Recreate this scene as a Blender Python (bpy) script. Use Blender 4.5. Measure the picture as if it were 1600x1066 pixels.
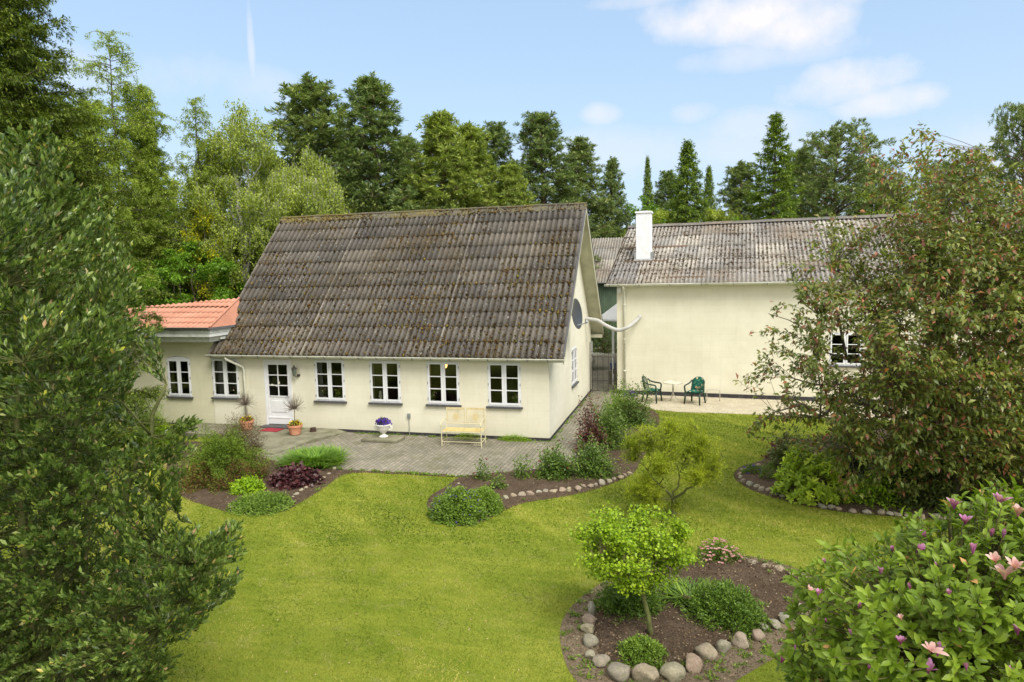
import bpy, bmesh, math, random
import numpy as np
from mathutils import Vector, Matrix, noise

# ------------------------------------------------------------------ clearing
for o in list(bpy.data.objects): bpy.data.objects.remove(o, do_unlink=True)
S = bpy.context.scene
COL = S.collection
R = math.radians
PI = math.pi
# ------------------------------------------------------------------ camera
CP = np.array([3.7191, -17.7214, 4.6185]); YAW, PITCH, ROLL, FPX = -0.2615, 0.0989, -0.0202, 1041.3
def _axes():
    cy, sy = math.cos(YAW), math.sin(YAW)
    f = np.array([sy*math.cos(PITCH), cy*math.cos(PITCH), -math.sin(PITCH)])
    r0 = np.array([cy, -sy, 0.0]); u0 = np.cross(r0, f)
    r = math.cos(ROLL)*r0 + math.sin(ROLL)*u0; u = -math.sin(ROLL)*r0 + math.cos(ROLL)*u0
    return r, u, f
AR, AU, AF = _axes()
cam = bpy.data.cameras.new("camera"); camo = bpy.data.objects.new("camera", cam); COL.objects.link(camo)
cam.sensor_width = 36; cam.lens = 36*FPX/1600; cam.clip_end = 2000; cam.clip_start = 0.05
camo.matrix_world = Matrix(((AR[0], AU[0], -AF[0], CP[0]), (AR[1], AU[1], -AF[1], CP[1]), (AR[2], AU[2], -AF[2], CP[2]), (0, 0, 0, 1)))
S.camera = camo
def ray(px, py): return AF + AR*(px-800)/FPX + AU*(533-py)/FPX
def on(px, py, ax, v):                     # where the ray through a photo pixel meets a plane
    d = ray(px, py); t = (v-CP[ax])/d[ax]; return CP + t*d
def G(px, py, z=0.0): return on(px, py, 2, z)
def at(px, py, dist): return CP + ray(px, py)*dist     # dist = forward depth in metres
# ------------------------------------------------------------------ sky, sun, exposure
SUN_EL, SUN_AZ = R(50), R(46)              # azimuth measured from -y towards +x
sd = np.array([math.sin(SUN_AZ)*math.cos(SUN_EL), -math.cos(SUN_AZ)*math.cos(SUN_EL), math.sin(SUN_EL)])
W = bpy.data.worlds.new("World"); S.world = W; W.use_nodes = True
nt = W.node_tree; nt.nodes.clear()
def N(t, **k):
    n = nt.nodes.new(t)
    for a, b in k.items(): setattr(n, a, b)
    return n
def Lk(a, b): nt.links.new(a, b)
out = N('ShaderNodeOutputWorld'); bg = N('ShaderNodeBackground'); Lk(bg.outputs[0], out.inputs[0])
sky = N('ShaderNodeTexSky', sky_type='NISHITA', sun_disc=False)
sky.sun_elevation = SUN_EL; sky.sun_rotation = math.atan2(sd[0], sd[1]); sky.air_density = 1.0; sky.dust_density = 0.6; sky.ozone_density = 1.5
bg.inputs[1].default_value = 0.11
tc = N('ShaderNodeTexCoord')
def vm(op, a, b=None, bv=None):
    n = N('ShaderNodeVectorMath', operation=op); Lk(a, n.inputs[0])
    if b is not None: Lk(b, n.inputs[1])
    if bv is not None: n.inputs[1].default_value = bv
    return n
def mm(op, a, b=None, c=None, clamp=False):
    n = N('ShaderNodeMath', operation=op, use_clamp=clamp)
    for i, x in enumerate((a, b, c)):
        if x is None: continue
        if isinstance(x, (int, float)): n.inputs[i].default_value = x
        else: Lk(x, n.inputs[i])
    return n.outputs[0]
DIR = tc.outputs['Generated']
wn = N('ShaderNodeTexNoise'); wn.inputs['Scale'].default_value = 9; wn.inputs['Detail'].default_value = 7; wn.inputs['Roughness'].default_value = .58
Lk(DIR, wn.inputs['Vector'])
mask = None
def cloud(px, py, wx, wy, amt):            # a cloud bank in a fixed compass direction of the sky
    global mask
    d = ray(px, py); d = d/np.linalg.norm(d)
    rt = np.cross(d, (0, 0, 1)); rt /= np.linalg.norm(rt); up = np.cross(rt, d)
    a = vm('DOT_PRODUCT', DIR, bv=tuple(rt/(wx/FPX))).outputs['Value']
    b0 = vm('DOT_PRODUCT', DIR, bv=tuple(up/(wy/FPX))).outputs['Value']
    fr = vm('DOT_PRODUCT', DIR, bv=tuple(d)).outputs['Value']
    r2 = mm('ADD', mm('MULTIPLY', a, a), mm('MULTIPLY', b0, b0))
    g = mm('MAXIMUM', mm('SUBTRACT', 1.0, r2), -3.5)
    g = mm('ADD', g, mm('MULTIPLY', mm('SUBTRACT', wn.outputs[0], 0.53), 3.6))
    g = mm('MULTIPLY', mm('MULTIPLY', mm('MULTIPLY', g, 0.8, clamp=True), amt), mm('GREATER_THAN', fr, 0.3))
    mask = g if mask is None else mm('MAXIMUM', mask, g)
cloud(1140, 24, 175, 40, 1.0); cloud(1080, 40, 90, 22, .9); cloud(1250, 42, 80, 44, .95); cloud(1200, 85, 130, 22, .5); cloud(1310, 132, 85, 34, .98); cloud(1375, 162, 75, 24, .9)
cloud(1080, 176, 42, 18, .45); cloud(938, 178, 34, 16, .5); cloud(1190, 195, 110, 26, .35); cloud(391, 48, 5, 75, .45); cloud(200, 120, 260, 40, .3); cloud(1000, 2, 90, 12, .5)
cloud(1750, 230, 260, 60, .5); cloud(-350, 120, 200, 90, .6); cloud(2300, 40, 300, 90, .8); cloud(900, 240, 600, 40, .3)
# clouds round the rest of the sky (unseen here, they soften the light)
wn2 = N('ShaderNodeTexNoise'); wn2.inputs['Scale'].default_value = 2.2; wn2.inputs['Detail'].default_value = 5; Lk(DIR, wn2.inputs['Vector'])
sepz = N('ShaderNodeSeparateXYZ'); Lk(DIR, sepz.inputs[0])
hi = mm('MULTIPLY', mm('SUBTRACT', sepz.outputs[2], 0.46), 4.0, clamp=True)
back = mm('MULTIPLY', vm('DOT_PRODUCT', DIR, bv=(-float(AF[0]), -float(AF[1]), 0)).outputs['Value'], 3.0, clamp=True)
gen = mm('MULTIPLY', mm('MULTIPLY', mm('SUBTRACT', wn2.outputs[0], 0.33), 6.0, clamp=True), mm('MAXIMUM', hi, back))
hz = mm('POWER', mm('SUBTRACT', 1.0, mm('MAXIMUM', sepz.outputs[2], 0.0)), 5.0)
pale = N('ShaderNodeMixRGB'); pale.inputs[2].default_value = (2.15, 3.0, 3.95, 1)
Lk(mm('ADD', mm('MULTIPLY', hz, .30), .60, clamp=True), pale.inputs[0])
Lk(sky.outputs[0], pale.inputs[1])
hz2 = mm('MULTIPLY', mm('POWER', mm('SUBTRACT', 1.0, mm('MAXIMUM', sepz.outputs[2], 0.0)), 7.0), .75)
ph = N('ShaderNodeMixRGB'); ph.inputs[2].default_value = (3.3, 3.65, 4.1, 1); Lk(hz2, ph.inputs[0]); Lk(pale.outputs[0], ph.inputs[1]); pale = ph
mx = N('ShaderNodeMixRGB'); mx.inputs[2].default_value = (4.2, 4.1, 4.2, 1); Lk(mask, mx.inputs[0]); Lk(pale.outputs[0], mx.inputs[1])
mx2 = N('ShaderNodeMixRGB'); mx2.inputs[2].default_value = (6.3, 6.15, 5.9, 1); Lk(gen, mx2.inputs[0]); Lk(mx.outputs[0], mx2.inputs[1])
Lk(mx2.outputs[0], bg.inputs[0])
sun = bpy.data.lights.new("sun", 'SUN'); sun.energy = 1.8; sun.angle = R(28); sun.color = (1, .96, .87)
suno = bpy.data.objects.new("sun", sun); COL.objects.link(suno)
suno.rotation_euler = Vector(tuple(sd)).to_track_quat('Z', 'Y').to_euler()
S.view_settings.view_transform = 'Standard'; S.view_settings.look = 'None'; S.view_settings.gamma = 1
S.view_settings.exposure = 1.13
S.cycles.max_bounces = 7; S.cycles.transparent_max_bounces = 8

# ------------------------------------------------------------------ materials
def newmat(name):
    global nt
    m = bpy.data.materials.new(name); m.use_nodes = True; nt = m.node_tree; nt.nodes.clear()
    o = N('ShaderNodeOutputMaterial'); return m, o
def ramp(fac, stops, interp='LINEAR'):
    n = N('ShaderNodeValToRGB'); n.color_ramp.interpolation = interp
    e = n.color_ramp.elements
    while len(e) < len(stops): e.new(.5)
    for i, (p, c) in enumerate(stops): e[i].position = p; e[i].color = (*c, 1)
    if fac is not None: Lk(fac, n.inputs[0])
    return n.outputs[0]
def tnoise(scale, detail=4, rough=.55, vec=None, dist=0):
    n = N('ShaderNodeTexNoise'); n.inputs['Scale'].default_value = scale; n.inputs['Detail'].default_value = detail
    n.inputs['Roughness'].default_value = rough; n.inputs['Distortion'].default_value = dist
    if vec is not None: Lk(vec, n.inputs['Vector'])
    return n.outputs[0]
def mixc(f, a, b, mode='MIX'):
    n = N('ShaderNodeMixRGB', blend_type=mode)
    for i, x in enumerate((f, a, b)):
        if isinstance(x, (int, float)): n.inputs[i].default_value = x
        elif isinstance(x, tuple): n.inputs[i].default_value = (*x, 1)
        else: Lk(x, n.inputs[i])
    return n.outputs[0]
def objco(): return N('ShaderNodeTexCoord').outputs['Object']
def bump(h, strength=.3, dist=.02):
    n = N('ShaderNodeBump'); n.inputs['Strength'].default_value = strength; n.inputs['Distance'].default_value = dist; Lk(h, n.inputs['Height']); return n.outputs[0]
def princ(col, rough=.6, spec=.3, nrm=None, metal=0):
    p = N('ShaderNodeBsdfPrincipled')
    if isinstance(col, tuple): p.inputs['Base Color'].default_value = (*col, 1)
    else: Lk(col, p.inputs['Base Color'])
    if isinstance(rough, (int, float)): p.inputs['Roughness'].default_value = rough
    else: Lk(rough, p.inputs['Roughness'])
    p.inputs['Specular IOR Level'].default_value = spec; p.inputs['Metallic'].default_value = metal
    if nrm is not None: Lk(nrm, p.inputs['Normal'])
    return p
def plain(name, col, rough=.5, spec=.3, metal=0, var=.12, scale=6, bmp=.1, dirt=None):
    m, o = newmat(name); c = objco()
    n1 = tnoise(scale, 6, .6, c); a = tuple(x*(1-var) for x in col); b = tuple(min(1, x*(1+var)) for x in col)
    cc = ramp(n1, [(.3, a), (.7, b)])
    if dirt: cc = mixc(ramp(tnoise(scale*.6, 8, .7, c), [(.55, (0, 0, 0)), (.72, (1, 1, 1))]), cc, dirt)
    p = princ(cc, rough, spec, bump(tnoise(scale*8, 3, .6, c), bmp, .01), metal); Lk(p.outputs[0], o.inputs[0]); return m
def attr(name='v'):
    n = N('ShaderNodeAttribute'); n.attribute_name = name; return n.outputs['Fac']
def leafmat(name, stops, rough=.45, spec=.35, trans=.28, tint=.22, big=1.2, gain=1.25, warm=(1.04, 1.0, .98)):
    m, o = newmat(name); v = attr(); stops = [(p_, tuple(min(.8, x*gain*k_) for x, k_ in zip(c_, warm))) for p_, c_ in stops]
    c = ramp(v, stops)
    geo = N('ShaderNodeNewGeometry')
    n1 = tnoise(big, 3, .5, geo.outputs['Position'])
    c = mixc(1.0, c, ramp(n1, [(.3, (1-tint, 1-tint*.8, 1-tint)), (.7, (1+tint*.6, 1+tint*.5, 1.0))]), 'MULTIPLY')
    oi = N('ShaderNodeObjectInfo'); 
    c = mixc(1.0, c, ramp(oi.outputs['Random'], [(0, (.88, .92, .9)), (1, (1.08, 1.05, 1.0))]), 'MULTIPLY')
    p = princ(c, rough, spec)
    t = N('ShaderNodeBsdfTranslucent'); Lk(mixc(1.0, c, (1.25, 1.3, .6), 'MULTIPLY'), t.inputs[0])
    ms = N('ShaderNodeMixShader'); ms.inputs[0].default_value = trans; Lk(p.outputs[0], ms.inputs[1]); Lk(t.outputs[0], ms.inputs[2])
    Lk(ms.outputs[0], o.inputs[0]); return m
M = {}
M['laurel'] = leafmat('laurel_leaf', [(0, (.03, .055, .014)), (.35, (.065, .11, .022)), (.7, (.115, .17, .030)), (.88, (.17, .23, .055)), (.965, (.22, .26, .09)), (.985, (.36, .22, .13)), (1, (.62, .55, .05))], .3, .5, .25, gain=1.6, warm=(1.06, 1, 1.2))
M['copper'] = leafmat('copper_leaf', [(0, (.045, .07, .014)), (.45, (.09, .125, .024)), (.82, (.145, .165, .045)), (.85, (.15, .07, .04)), (.93, (.12, .045, .035)), (.98, (.24, .10, .045)), (1, (.24, .25, .12))], .4, .4, .28, gain=1.85, warm=(1.1, 1, 1.05))
M['magnolia'] = leafmat('magnolia_leaf', [(0, (.08, .14, .014)), (.5, (.16, .25, .024)), (.85, (.25, .35, .04)), (.97, (.34, .42, .08)), (1, (.55, .30, .12))], .42, .3, .33, gain=1.1)
M['pine'] = leafmat('pine_needles', [(0, (.045, .07, .026)), (.6, (.08, .115, .04)), (.9, (.13, .17, .065)), (1, (.22, .24, .12))], .6, .25, .28, gain=2.2)
M['pine_light'] = leafmat('light_pine_needles', [(0, (.07, .10, .022)), (.6, (.12, .16, .035)), (.9, (.18, .22, .055)), (1, (.26, .30, .10))], .6, .25, .28, gain=2.2)
M['spruce'] = leafmat('spruce_needles', [(0, (.04, .07, .015)), (.55, (.08, .12, .022)), (.9, (.15, .20, .032)), (1, (.22, .28, .05))], .6, .25, .28, gain=2.2)
M['big_spruce'] = leafmat('tall_spruce_needles', [(0, (.045, .075, .014)), (.5, (.10, .15, .022)), (.9, (.17, .23, .035)), (1, (.24, .30, .05))], .6, .25, .2)
M['larch'] = leafmat('larch_needles', [(0, (.11, .16, .03)), (.6, (.18, .24, .045)), (1, (.26, .33, .07))], .6, .2, .3, gain=1.8)
M['birch'] = leafmat('birch_leaf', [(0, (.14, .19, .03)), (.6, (.23, .29, .05)), (1, (.34, .40, .08))], .5, .3, .35, gain=1.45)
M['maple'] = leafmat('maple_leaf', [(0, (.07, .15, .012)), (.6, (.13, .25, .02)), (1, (.22, .36, .035))], .5, .3, .35)
M['laburnum'] = leafmat('laburnum_blossom', [(0, (.16, .24, .02)), (.5, (.35, .38, .02)), (1, (.65, .58, .03))], .5, .3, .35)
M['dark_leaf'] = leafmat('dark_shrub_leaf', [(0, (.03, .048, .012)), (.6, (.06, .085, .018)), (1, (.11, .15, .03))], .45, .35, .2, gain=1.6)
M['box'] = leafmat('box_leaf', [(0, (.05, .10, .016)), (.6, (.10, .18, .022)), (1, (.18, .28, .04))], .4, .35, .25)
M['mound'] = leafmat('cranesbill_leaf', [(0, (.07, .13, .02)), (.6, (.14, .23, .03)), (.95, (.21, .32, .05)), (1, (.26, .36, .1))], .5, .3, .25)
M['lime'] = leafmat('lime_leaf', [(0, (.12, .22, .012)), (.55, (.23, .37, .02)), (1, (.38, .52, .045))], .45, .35, .35)
M['goldelm'] = leafmat('golden_leaf', [(0, (.11, .20, .010)), (.5, (.22, .35, .018)), (1, (.34, .47, .035))], .45, .3, .3, gain=1.12)
M['broom'] = leafmat('broom_twig', [(0, (.13, .16, .012)), (.6, (.24, .28, .02)), (1, (.38, .40, .04))], .6, .2, .3, gain=1.5, warm=(1, 1, 1))
M['rose'] = leafmat('rose_leaf', [(0, (.05, .10, .018)), (.6, (.11, .18, .03)), (.85, (.17, .25, .045)), (.93, (.17, .06, .05)), (1, (.2, .26, .08))], .4, .4, .25)
M['purple'] = leafmat('purple_leaf', [(0, (.025, .008, .012)), (.6, (.055, .016, .022)), (1, (.12, .045, .05))], .4, .4, .12)
M['redpurple'] = leafmat('copper_shrub_leaf', [(0, (.05, .022, .025)), (.5, (.11, .045, .045)), (.85, (.17, .08, .075)), (1, (.12, .16, .07))], .45, .35, .2)
M['rhodo'] = leafmat('rhododendron_leaf', [(0, (.09, .14, .018)), (.5, (.19, .27, .025)), (.85, (.34, .43, .045)), (1, (.50, .54, .10))], .4, .3, .35, gain=2.0)
M['juniper'] = leafmat('juniper_foliage', [(0, (.06, .10, .014)), (.5, (.11, .18, .024)), (.86, (.18, .27, .035)), (.9, (.12, .062, .03)), (1, (.16, .085, .045))], .6, .2, .2)
M['juniperdry'] = leafmat('dry_juniper_foliage', [(0, (.05, .035, .02)), (.5, (.10, .065, .035)), (.8, (.13, .09, .04)), (1, (.10, .13, .03))], .7, .15, .1)
M['daylily'] = leafmat('daylily_leaf', [(0, (.08, .17, .02)), (.6, (.16, .29, .03)), (1, (.26, .40, .06))], .42, .35, .3)
M['grassblade'] = leafmat('grass_blade', [(0, (.060, .100, .010)), (.42, (.138, .185, .020)), (.75, (.225, .25, .042)), (.96, (.33, .31, .10)), (1, (.36, .31, .15))], .6, .2, .25, .30, .35, 1.36, (1.02, 1, .9))
def flowermat(name, a, b):
    return leafmat(name, [(0, a), (1, b)], .5, .3, .3, .05, 1.2, 1.1, (1, 1, 1))
M['magflower'] = flowermat('magnolia_petal', (.26, .03, .20), (.58, .30, .50))
M['magfaded'] = flowermat('faded_magnolia_petal', (.48, .22, .24), (.72, .52, .50))
M['violet'] = flowermat('violet_petal', (.045, .014, .22), (.14, .05, .5))
M['pink'] = flowermat('pink_petal', (.5, .22, .24), (.72, .42, .42))
M['yellow'] = flowermat('yellow_petal', (.55, .38, .02), (.7, .6, .08))
M['maroon'] = flowermat('maroon_petal', (.12, .01, .015), (.25, .03, .03))
M['bark'] = plain('bark', (.12, .10, .075), .9, .1, 0, .35, 9, .6)
M['greenbark'] = plain('algae_bark', (.13, .14, .05), .9, .1, 0, .35, 9, .6)
M['pinebark'] = plain('pine_bark', (.17, .12, .085), .9, .1, 0, .35, 5, .6)
M['birchbark'] = plain('birch_bark', (.55, .53, .48), .8, .1, 0, .3, 5, .3, (.08, .07, .06))
M['twig'] = plain('twig', (.17, .15, .07), .8, .1, 0, .3, 9, .3)
M['greytwig'] = plain('grey_twig', (.24, .20, .16), .8, .1, 0, .3, 9, .3)
# wall paint: cream limewashed masonry
def wallmat(name, c1, c2, stain):
    m, o = newmat(name); c = objco()
    mp = N('ShaderNodeMapping'); Lk(c, mp.inputs[0])
    sx = N('ShaderNodeSeparateXYZ'); Lk(c, sx.inputs[0])
    cb = N('ShaderNodeCombineXYZ'); Lk(mm('ADD', sx.outputs[0], sx.outputs[1]), cb.inputs[0]); Lk(sx.outputs[2], cb.inputs[1])
    b = N('ShaderNodeTexBrick'); b.inputs['Scale'].default_value = 1.0; b.inputs['Mortar Size'].default_value = .012; b.inputs['Mortar Smooth'].default_value = 1
    b.inputs['Brick Width'].default_value = .62; b.inputs['Row Height'].default_value = .21
    b.inputs['Color1'].default_value = (1, 1, 1, 1); b.inputs['Color2'].default_value = (.965, .965, .955, 1); b.inputs['Mortar'].default_value = (.95, .945, .92, 1); Lk(cb.outputs[0], b.inputs[0])
    n1 = tnoise(.9, 7, .62, c); n2 = tnoise(14, 4, .6, c)
    col = ramp(n1, [(.32, c1), (.68, c2)])
    mpz = N('ShaderNodeMapping'); mpz.inputs['Scale'].default_value = (5, 5, .5); Lk(c, mpz.inputs[0])
    st = ramp(tnoise(1.2, 8, .7, mpz.outputs[0]), [(.52, (0, 0, 0)), (.8, (.32, .32, .32))])
    col = mixc(st, col, stain); col = mixc(1.0, col, b.outputs[0], 'MULTIPLY')
    low = mm('MULTIPLY', mm('SUBTRACT', .42, sx.outputs[2], clamp=True), mm('MULTIPLY', n1, 1.5)); col = mixc(low, col, (.36, .36, .24))
    h = mm('ADD', mm('MULTIPLY', b.outputs['Fac'], -.6), mm('MULTIPLY', n2, .5))
    p = princ(col, .85, .15, bump(h, .25, .01)); Lk(p.outputs[0], o.inputs[0]); return m
M['wall'] = wallmat('cream_masonry', (.68, .65, .51), (.775, .745, .61), (.54, .52, .41))
M['gablewall'] = wallmat('pale_cream_masonry', (.70, .675, .56), (.785, .76, .65), (.60, .575, .46))
M['annexwall'] = wallmat('yellow_cream_masonry', (.62, .59, .42), (.71, .68, .50), (.55, .53, .36))
M['plinth'] = plain('tar_plinth', (.045, .042, .045), .8, .2, 0, .4, 5, .3, (.14, .13, .11))
M['white'] = plain('white_paint', (.74, .75, .76), .45, .35, 0, .05, 5, .08)
M['whitewash'] = plain('chimney_whitewash', (.80, .81, .83), .8, .1, 0, .05, 3, .2, (.68, .68, .66))
M['rail'] = plain('rusty_rail', (.20, .14, .10), .9, .1, 0, .3, 5, .3)
M['slate'] = plain('slate_sill', (.085, .085, .09), .6, .3, 0, .2, 10, .2)
M['cream_gutter'] = plain('weathered_cream_gutter', (.60, .60, .50), .5, .3, 0, .12, 5, .1, (.27, .27, .17))
M['zinc'] = plain('zinc', (.36, .37, .37), .4, .4, .5, .15, 4, .1)
M['dark_gutter'] = plain('grey_gutter', (.13, .14, .15), .4, .4, 0, .15, 4, .1)
M['fascia'] = plain('pale_fascia_board', (.70, .72, .68), .6, .2, 0, .1, 3, .15, (.42, .45, .36))
M['soffit'] = plain('weathered_board', (.50, .49, .37), .7, .2, 0, .15, 2.5, .15, (.33, .36, .24))
M['iron'] = plain('wrought_iron', (.05, .045, .04), .55, .4, .3, .3, 20, .2)
M['lampmetal'] = plain('lamp_metal', (.16, .18, .15), .5, .4, .4, .3, 20, .2)
M['terracotta'] = plain('terracotta', (.55, .25, .15), .8, .2, 0, .15, 8, .2, (.62, .40, .30))
M['browncer'] = plain('brown_ceramic', (.06, .035, .025), .35, .4, 0, .3, 8, .2)
M['stoneware'] = plain('white_urn', (.74, .73, .68), .6, .3, 0, .08, 8, .2, (.5, .5, .42))
M['mat'] = plain('red_mat', (.33, .045, .06), .95, .05, 0, .25, 40, .5)
M['yellowpaint'] = plain('yellow_bench_paint', (.62, .49, .21), .5, .3, 0, .12, 15, .15, (.42, .20, .07))
M['benchback'] = plain('faded_bench_paint', (.60, .51, .29), .5, .3, 0, .12, 15, .15, (.50, .33, .12))
M['palebench'] = plain('pale_yellow_bench_wire', (.60, .55, .36), .5, .3, 0, .12, 15, .15)
M['greenplastic'] = plain('dark_green_plastic', (.012, .04, .026), .35, .4, 0, .2, 8, .05)
M['glassrim'] = plain('grey_aluminium', (.48, .46, .40), .45, .4, .4, .1, 8, .05)
M['frost'] = plain('pebbled_tabletop', (.60, .57, .46), .25, .5, 0, .1, 30, .15)
M['pipe'] = plain('white_flexible_duct', (.44, .44, .42), .5, .3, 0, .1, 6, .2, (.45, .45, .38))
M['dish'] = plain('anthracite_dish', (.055, .062, .075), .35, .4, 0, .1, 4, .05)
M['lnb'] = plain('grey_dish_arm', (.42, .45, .45), .5, .3, 0, .1, 4, .05)
M['greenboard'] = plain('green_boards', (.095, .14, .09), .7, .2, 0, .2, 2, .2)
M['canvas'] = plain('white_parasol_canvas', (.85, .85, .84), .8, .1, 0, .05, 4, .1)
M['wood'] = plain('ochre_wood', (.30, .19, .06), .8, .1, 0, .2, 6, .3)
M['blueplastic'] = plain('blue_plastic', (.06, .09, .28), .4, .4, 0, .1, 6, .05)
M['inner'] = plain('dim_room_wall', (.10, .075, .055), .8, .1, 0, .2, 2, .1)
M['curtain'] = plain('net_curtain', (.55, .54, .5), .9, .05, 0, .1, 12, .2)
M['figurine'] = plain('cream_plaster_figure', (.70, .66, .5), .6, .2, 0, .1, 12, .2)
def glassmat():
    m, o = newmat('window_glass'); f = N('ShaderNodeFresnel'); f.inputs[0].default_value = 1.5
    tr = N('ShaderNodeBsdfTransparent'); tr.inputs[0].default_value = (.86, .89, .86, 1)
    c = objco(); gl = N('ShaderNodeBsdfGlossy'); gl.inputs['Roughness'].default_value = .02; Lk(bump(tnoise(2.5, 2, .5, c), .05, .05), gl.inputs['Normal'])
    ms = N('ShaderNodeMixShader'); Lk(mm('MULTIPLY', f.outputs[0], 1.8, clamp=True), ms.inputs[0]); Lk(tr.outputs[0], ms.inputs[1]); Lk(gl.outputs[0], ms.inputs[2]); Lk(ms.outputs[0], o.inputs[0]); return m
M['glass'] = glassmat()
def emis(name, c, s):
    m, o = newmat(name); e = N('ShaderNodeEmission'); e.inputs[0].default_value = (*c, 1); e.inputs[1].default_value = s; Lk(e.outputs[0], o.inputs[0]); return m
M['bulb'] = emis('warm_bulb', (1, .45, .12), 2.5)
def roofmat(name, base, pale, mosscols, lich, mossamt, wave=None):
    m, o = newmat(name); c = objco(); v = attr('v'); seam = attr('seam')
    col = ramp(tnoise(1.6, 8, .65, c), [(.3, tuple(x*.82 for x in base)), (.7, tuple(x*1.18 for x in base))])
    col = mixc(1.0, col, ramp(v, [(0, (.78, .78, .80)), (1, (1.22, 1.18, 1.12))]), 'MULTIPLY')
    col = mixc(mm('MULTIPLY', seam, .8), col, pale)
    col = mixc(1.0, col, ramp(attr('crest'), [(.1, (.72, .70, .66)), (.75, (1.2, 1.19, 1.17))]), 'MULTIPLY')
    fine = ramp(tnoise(26, 5, .7, c), [(.35, (.62, .62, .62)), (.65, (1.25, 1.25, 1.25))]); col = mixc(1.0, col, fine, 'MULTIPLY')
    big = tnoise(.55, 5, .6, c); f2 = tnoise(17, 4, .65, c)
    mk = mm('MULTIPLY', mm('SUBTRACT', mm('ADD', mm('MULTIPLY', big, .9), f2), 1.02-mossamt), 7, clamp=True)
    col = mixc(1.0, col, ramp(tnoise(.35, 3, .6, c), [(.35, (.86, .86, .88)), (.65, (1.15, 1.12, 1.08))]), 'MULTIPLY')
    col = mixc(mm('MULTIPLY', mk, .8), col, ramp(tnoise(5, 3, .5, c), [(.35, mosscols[0]), (.5, mosscols[1]), (.65, mosscols[2])]))
    vo = N('ShaderNodeTexVoronoi'); vo.inputs['Scale'].default_value = 9; Lk(c, vo.inputs['Vector'])
    sp = mm('MULTIPLY', mm('LESS_THAN', vo.outputs['Distance'], .17), mm('GREATER_THAN', tnoise(2.2, 2, .5, c), .53))
    col = mixc(mm('MULTIPLY', sp, .75), col, lich)
    h = mm('ADD', mm('MULTIPLY', f2, .8), mm('MULTIPLY', mk, .6))
    p = princ(col, .9, .12, bump(h, .5, .02)); Lk(p.outputs[0], o.inputs[0]); return m
M['roof'] = roofmat('dark_fibre_cement', (.108, .102, .094), (.27, .25, .22), ((.075, .050, .028), (.12, .085, .03), (.05, .036, .022)), (.34, .34, .31), .0)
M['roof2'] = roofmat('grey_fibre_cement', (.30, .295, .28), (.36, .35, .34), ((.17, .12, .085), (.23, .18, .13), (.13, .11, .08)), (.55, .55, .53), .06)
M['ridge'] = roofmat('mossy_ridge', (.24, .23, .19), (.24, .23, .19), ((.15, .12, .035), (.20, .165, .035), (.09, .06, .03)), (.5, .48, .42), .15)
M['moss'] = leafmat('roof_moss', [(0, (.035, .025, .016)), (.45, (.085, .056, .028)), (.75, (.15, .10, .038)), (.92, (.20, .155, .04)), (1, (.10, .11, .03))], .95, .05, .0, .3, 1, 1.0)
M['moss2'] = leafmat('roof_moss_brown', [(0, (.045, .034, .026)), (.6, (.085, .062, .046)), (1, (.16, .12, .08))], .95, .05, .0, .3, 1, 1.0)
def tilemat():
    m, o = newmat('salmon_tiles'); c = objco()
    col = ramp(tnoise(1.2, 6, .6, c), [(.3, (.45, .20, .13)), (.7, (.56, .275, .185))]); col = mixc(1.0, col, ramp(tnoise(20, 4, .6, c), [(.3, (.85, .85, .85)), (.7, (1.1, 1.1, 1.1))]), 'MULTIPLY')
    p = princ(col, .6, .25, bump(tnoise(30, 3, .5, c), .15, .01)); Lk(p.outputs[0], o.inputs[0]); return m
M['tiles'] = tilemat()
def soilmat(name, a, b, chip):
    m, o = newmat(name); c = objco()
    n1 = tnoise(2.2, 7, .7, c); col = ramp(n1, [(.3, a), (.7, b)]); f = tnoise(34, 6, .75, c)
    col = mixc(1.0, col, ramp(f, [(.3, (.55, .55, .55)), (.7, (1.5, 1.45, 1.4))]), 'MULTIPLY')
    vo = N('ShaderNodeTexVoronoi'); vo.inputs['Scale'].default_value = 30; Lk(c, vo.inputs['Vector'])
    col = mixc(mm('MULTIPLY', mm('LESS_THAN', vo.outputs['Distance'], .16), mm('GREATER_THAN', tnoise(6, 2, .5, c), .5)), col, chip)
    p = princ(col, .95, .08, bump(f, .9, .04)); Lk(p.outputs[0], o.inputs[0]); return m
M['soil'] = soilmat('garden_soil', (.068, .047, .031), (.125, .093, .066), (.27, .225, .17))
M['drysoil'] = soilmat('dry_soil', (.16, .125, .085), (.24, .19, .13), (.36, .31, .24))
M['gravel'] = soilmat('pale_gravel', (.42, .38, .28), (.56, .52, .40), (.68, .65, .55))
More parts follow.
